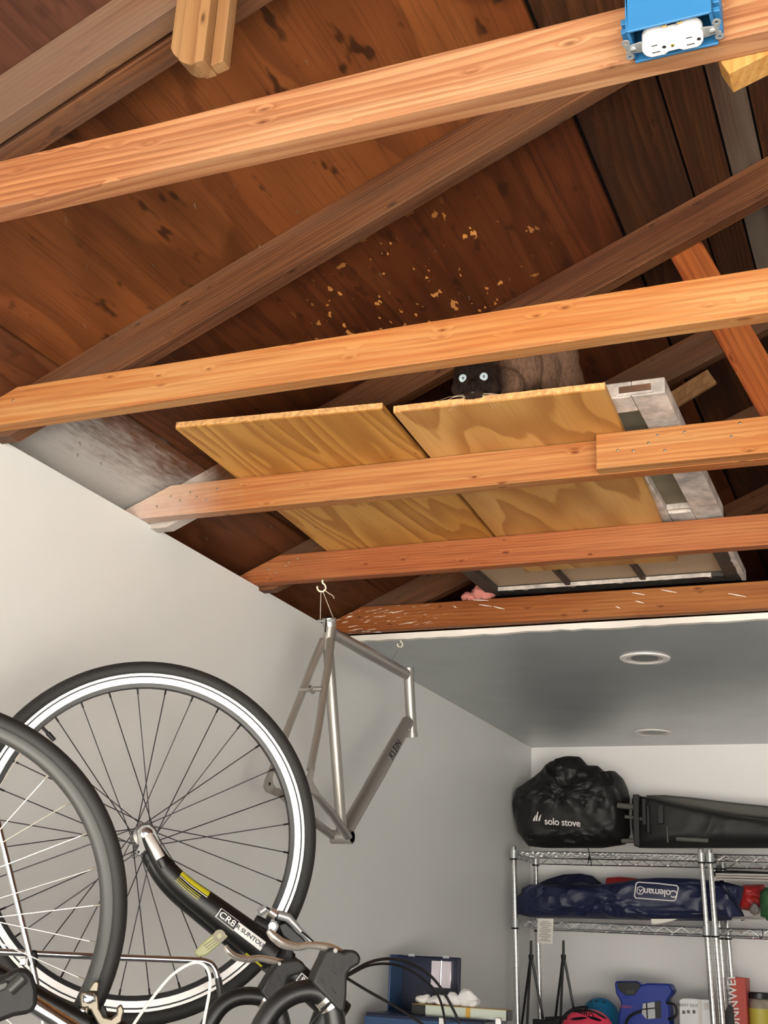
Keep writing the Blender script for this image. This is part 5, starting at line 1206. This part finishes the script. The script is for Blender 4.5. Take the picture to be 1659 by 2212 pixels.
bs_ = MB(); zc = AY(1000, 2199, 4.15).z; bs_.bb(x0, x1+.19, 4.10, 4.36, bt, zc-.0005)
bo = bs_.build('box_body', 'toolbox_navy', tx_, bevel=.006); MB().bb(x0, x1+.19, 4.094, 4.10, bt, zc-.012).build('front_panel', 'toolbox_blue', bo, bevel=.002)
for px in (1077, 955):
    q = AY(px, 2204, 4.09); MB().bb(q.x-.010, q.x+.010, 4.084, 4.095, q.z-.03, q.z+.008).build('latch', 'chrome', bo, bevel=.002)
lv = thing('level_case', 'long pale flat case with black ends lying on the toolbox', 'case')
q0, q1 = AY(888, 2198, 4.15), AY(1096, 2176, 4.15)
MB().bb(q0.x+.05, q1.x-.004, 4.15, 4.21, zc, zc+.032).build('case_body', 'level_side', lv, bevel=.001); MB().bb(q0.x, q0.x+.05, 4.15, 4.21, zc, zc+.032).build('end_cap', 'satin_black', lv, bevel=.001); MB().bb(q1.x-.004, q1.x, 4.15, 4.21, zc, zc+.032).build('end_cap', 'satin_black', lv, bevel=.001)
MB().bb(q0.x, q1.x, 4.152, 4.208, zc+.0322, zc+.0335).build('case_top', 'brass', lv, bevel=0); q = AY(1011, 2188, 4.15); MB().bb(q.x-.008, q.x+.008, 4.148, 4.152, zc+.002, zc+.032).build('clasp', 'brass', lv)
zrag = zc+.034
rg_ = MB()
for px, py, rx, rz in ((912, 2168, .024, .014), (945, 2168, .036, .013), (980, 2163, .036, .019), (1010, 2158, .034, .026), (1020, 2168, .022, .014)):
    c = AY(px, py, 4.182); rg_.ell((c.x, c.y, zrag+rz*.95), (rx, .024, rz), 28, 18)
V = []
for p in rg_.v:
    p = Vector(p); w = Vector((mnoise.noise(p*38), mnoise.noise(p*38+Vector((7, 0, 0)))*.6, mnoise.noise(p*38+Vector((0, 7, 0)))))*.009 + Vector((0, 0, abs(mnoise.noise(p*75))*.006)); q = p+w
    V.append((q.x, q.y, max(q.z, zrag)))
rg_.v = V
tag(rg_.build('rag', 'rag_white'), 'crumpled white rag on top of the pale case', 'rag')

# ------------------------------------------------------------------ set every thing on its own base, then lift the world so that the floor is z = 0
bpy.context.view_layer.update()
for o in [q for q in COL.objects if q.parent is None and q.type in ('MESH', 'EMPTY')]:
    if o.get('_placed'): del o['_placed']; o.location.z += CAMH; continue
    ms = [q for q in [o]+list(o.children_recursive) if q.type == 'MESH']
    if not ms: continue
    P = [q.matrix_world @ Vector(c) for q in ms for c in q.bound_box]
    base = Vector(((min(p.x for p in P)+max(p.x for p in P))/2, (min(p.y for p in P)+max(p.y for p in P))/2, min(p.z for p in P)))
    if o.type == 'MESH': o.data.transform(Matrix.Translation(-base))
    for c in o.children: c.location = c.location-base
    o.location = base+Vector((0, 0, CAMH))
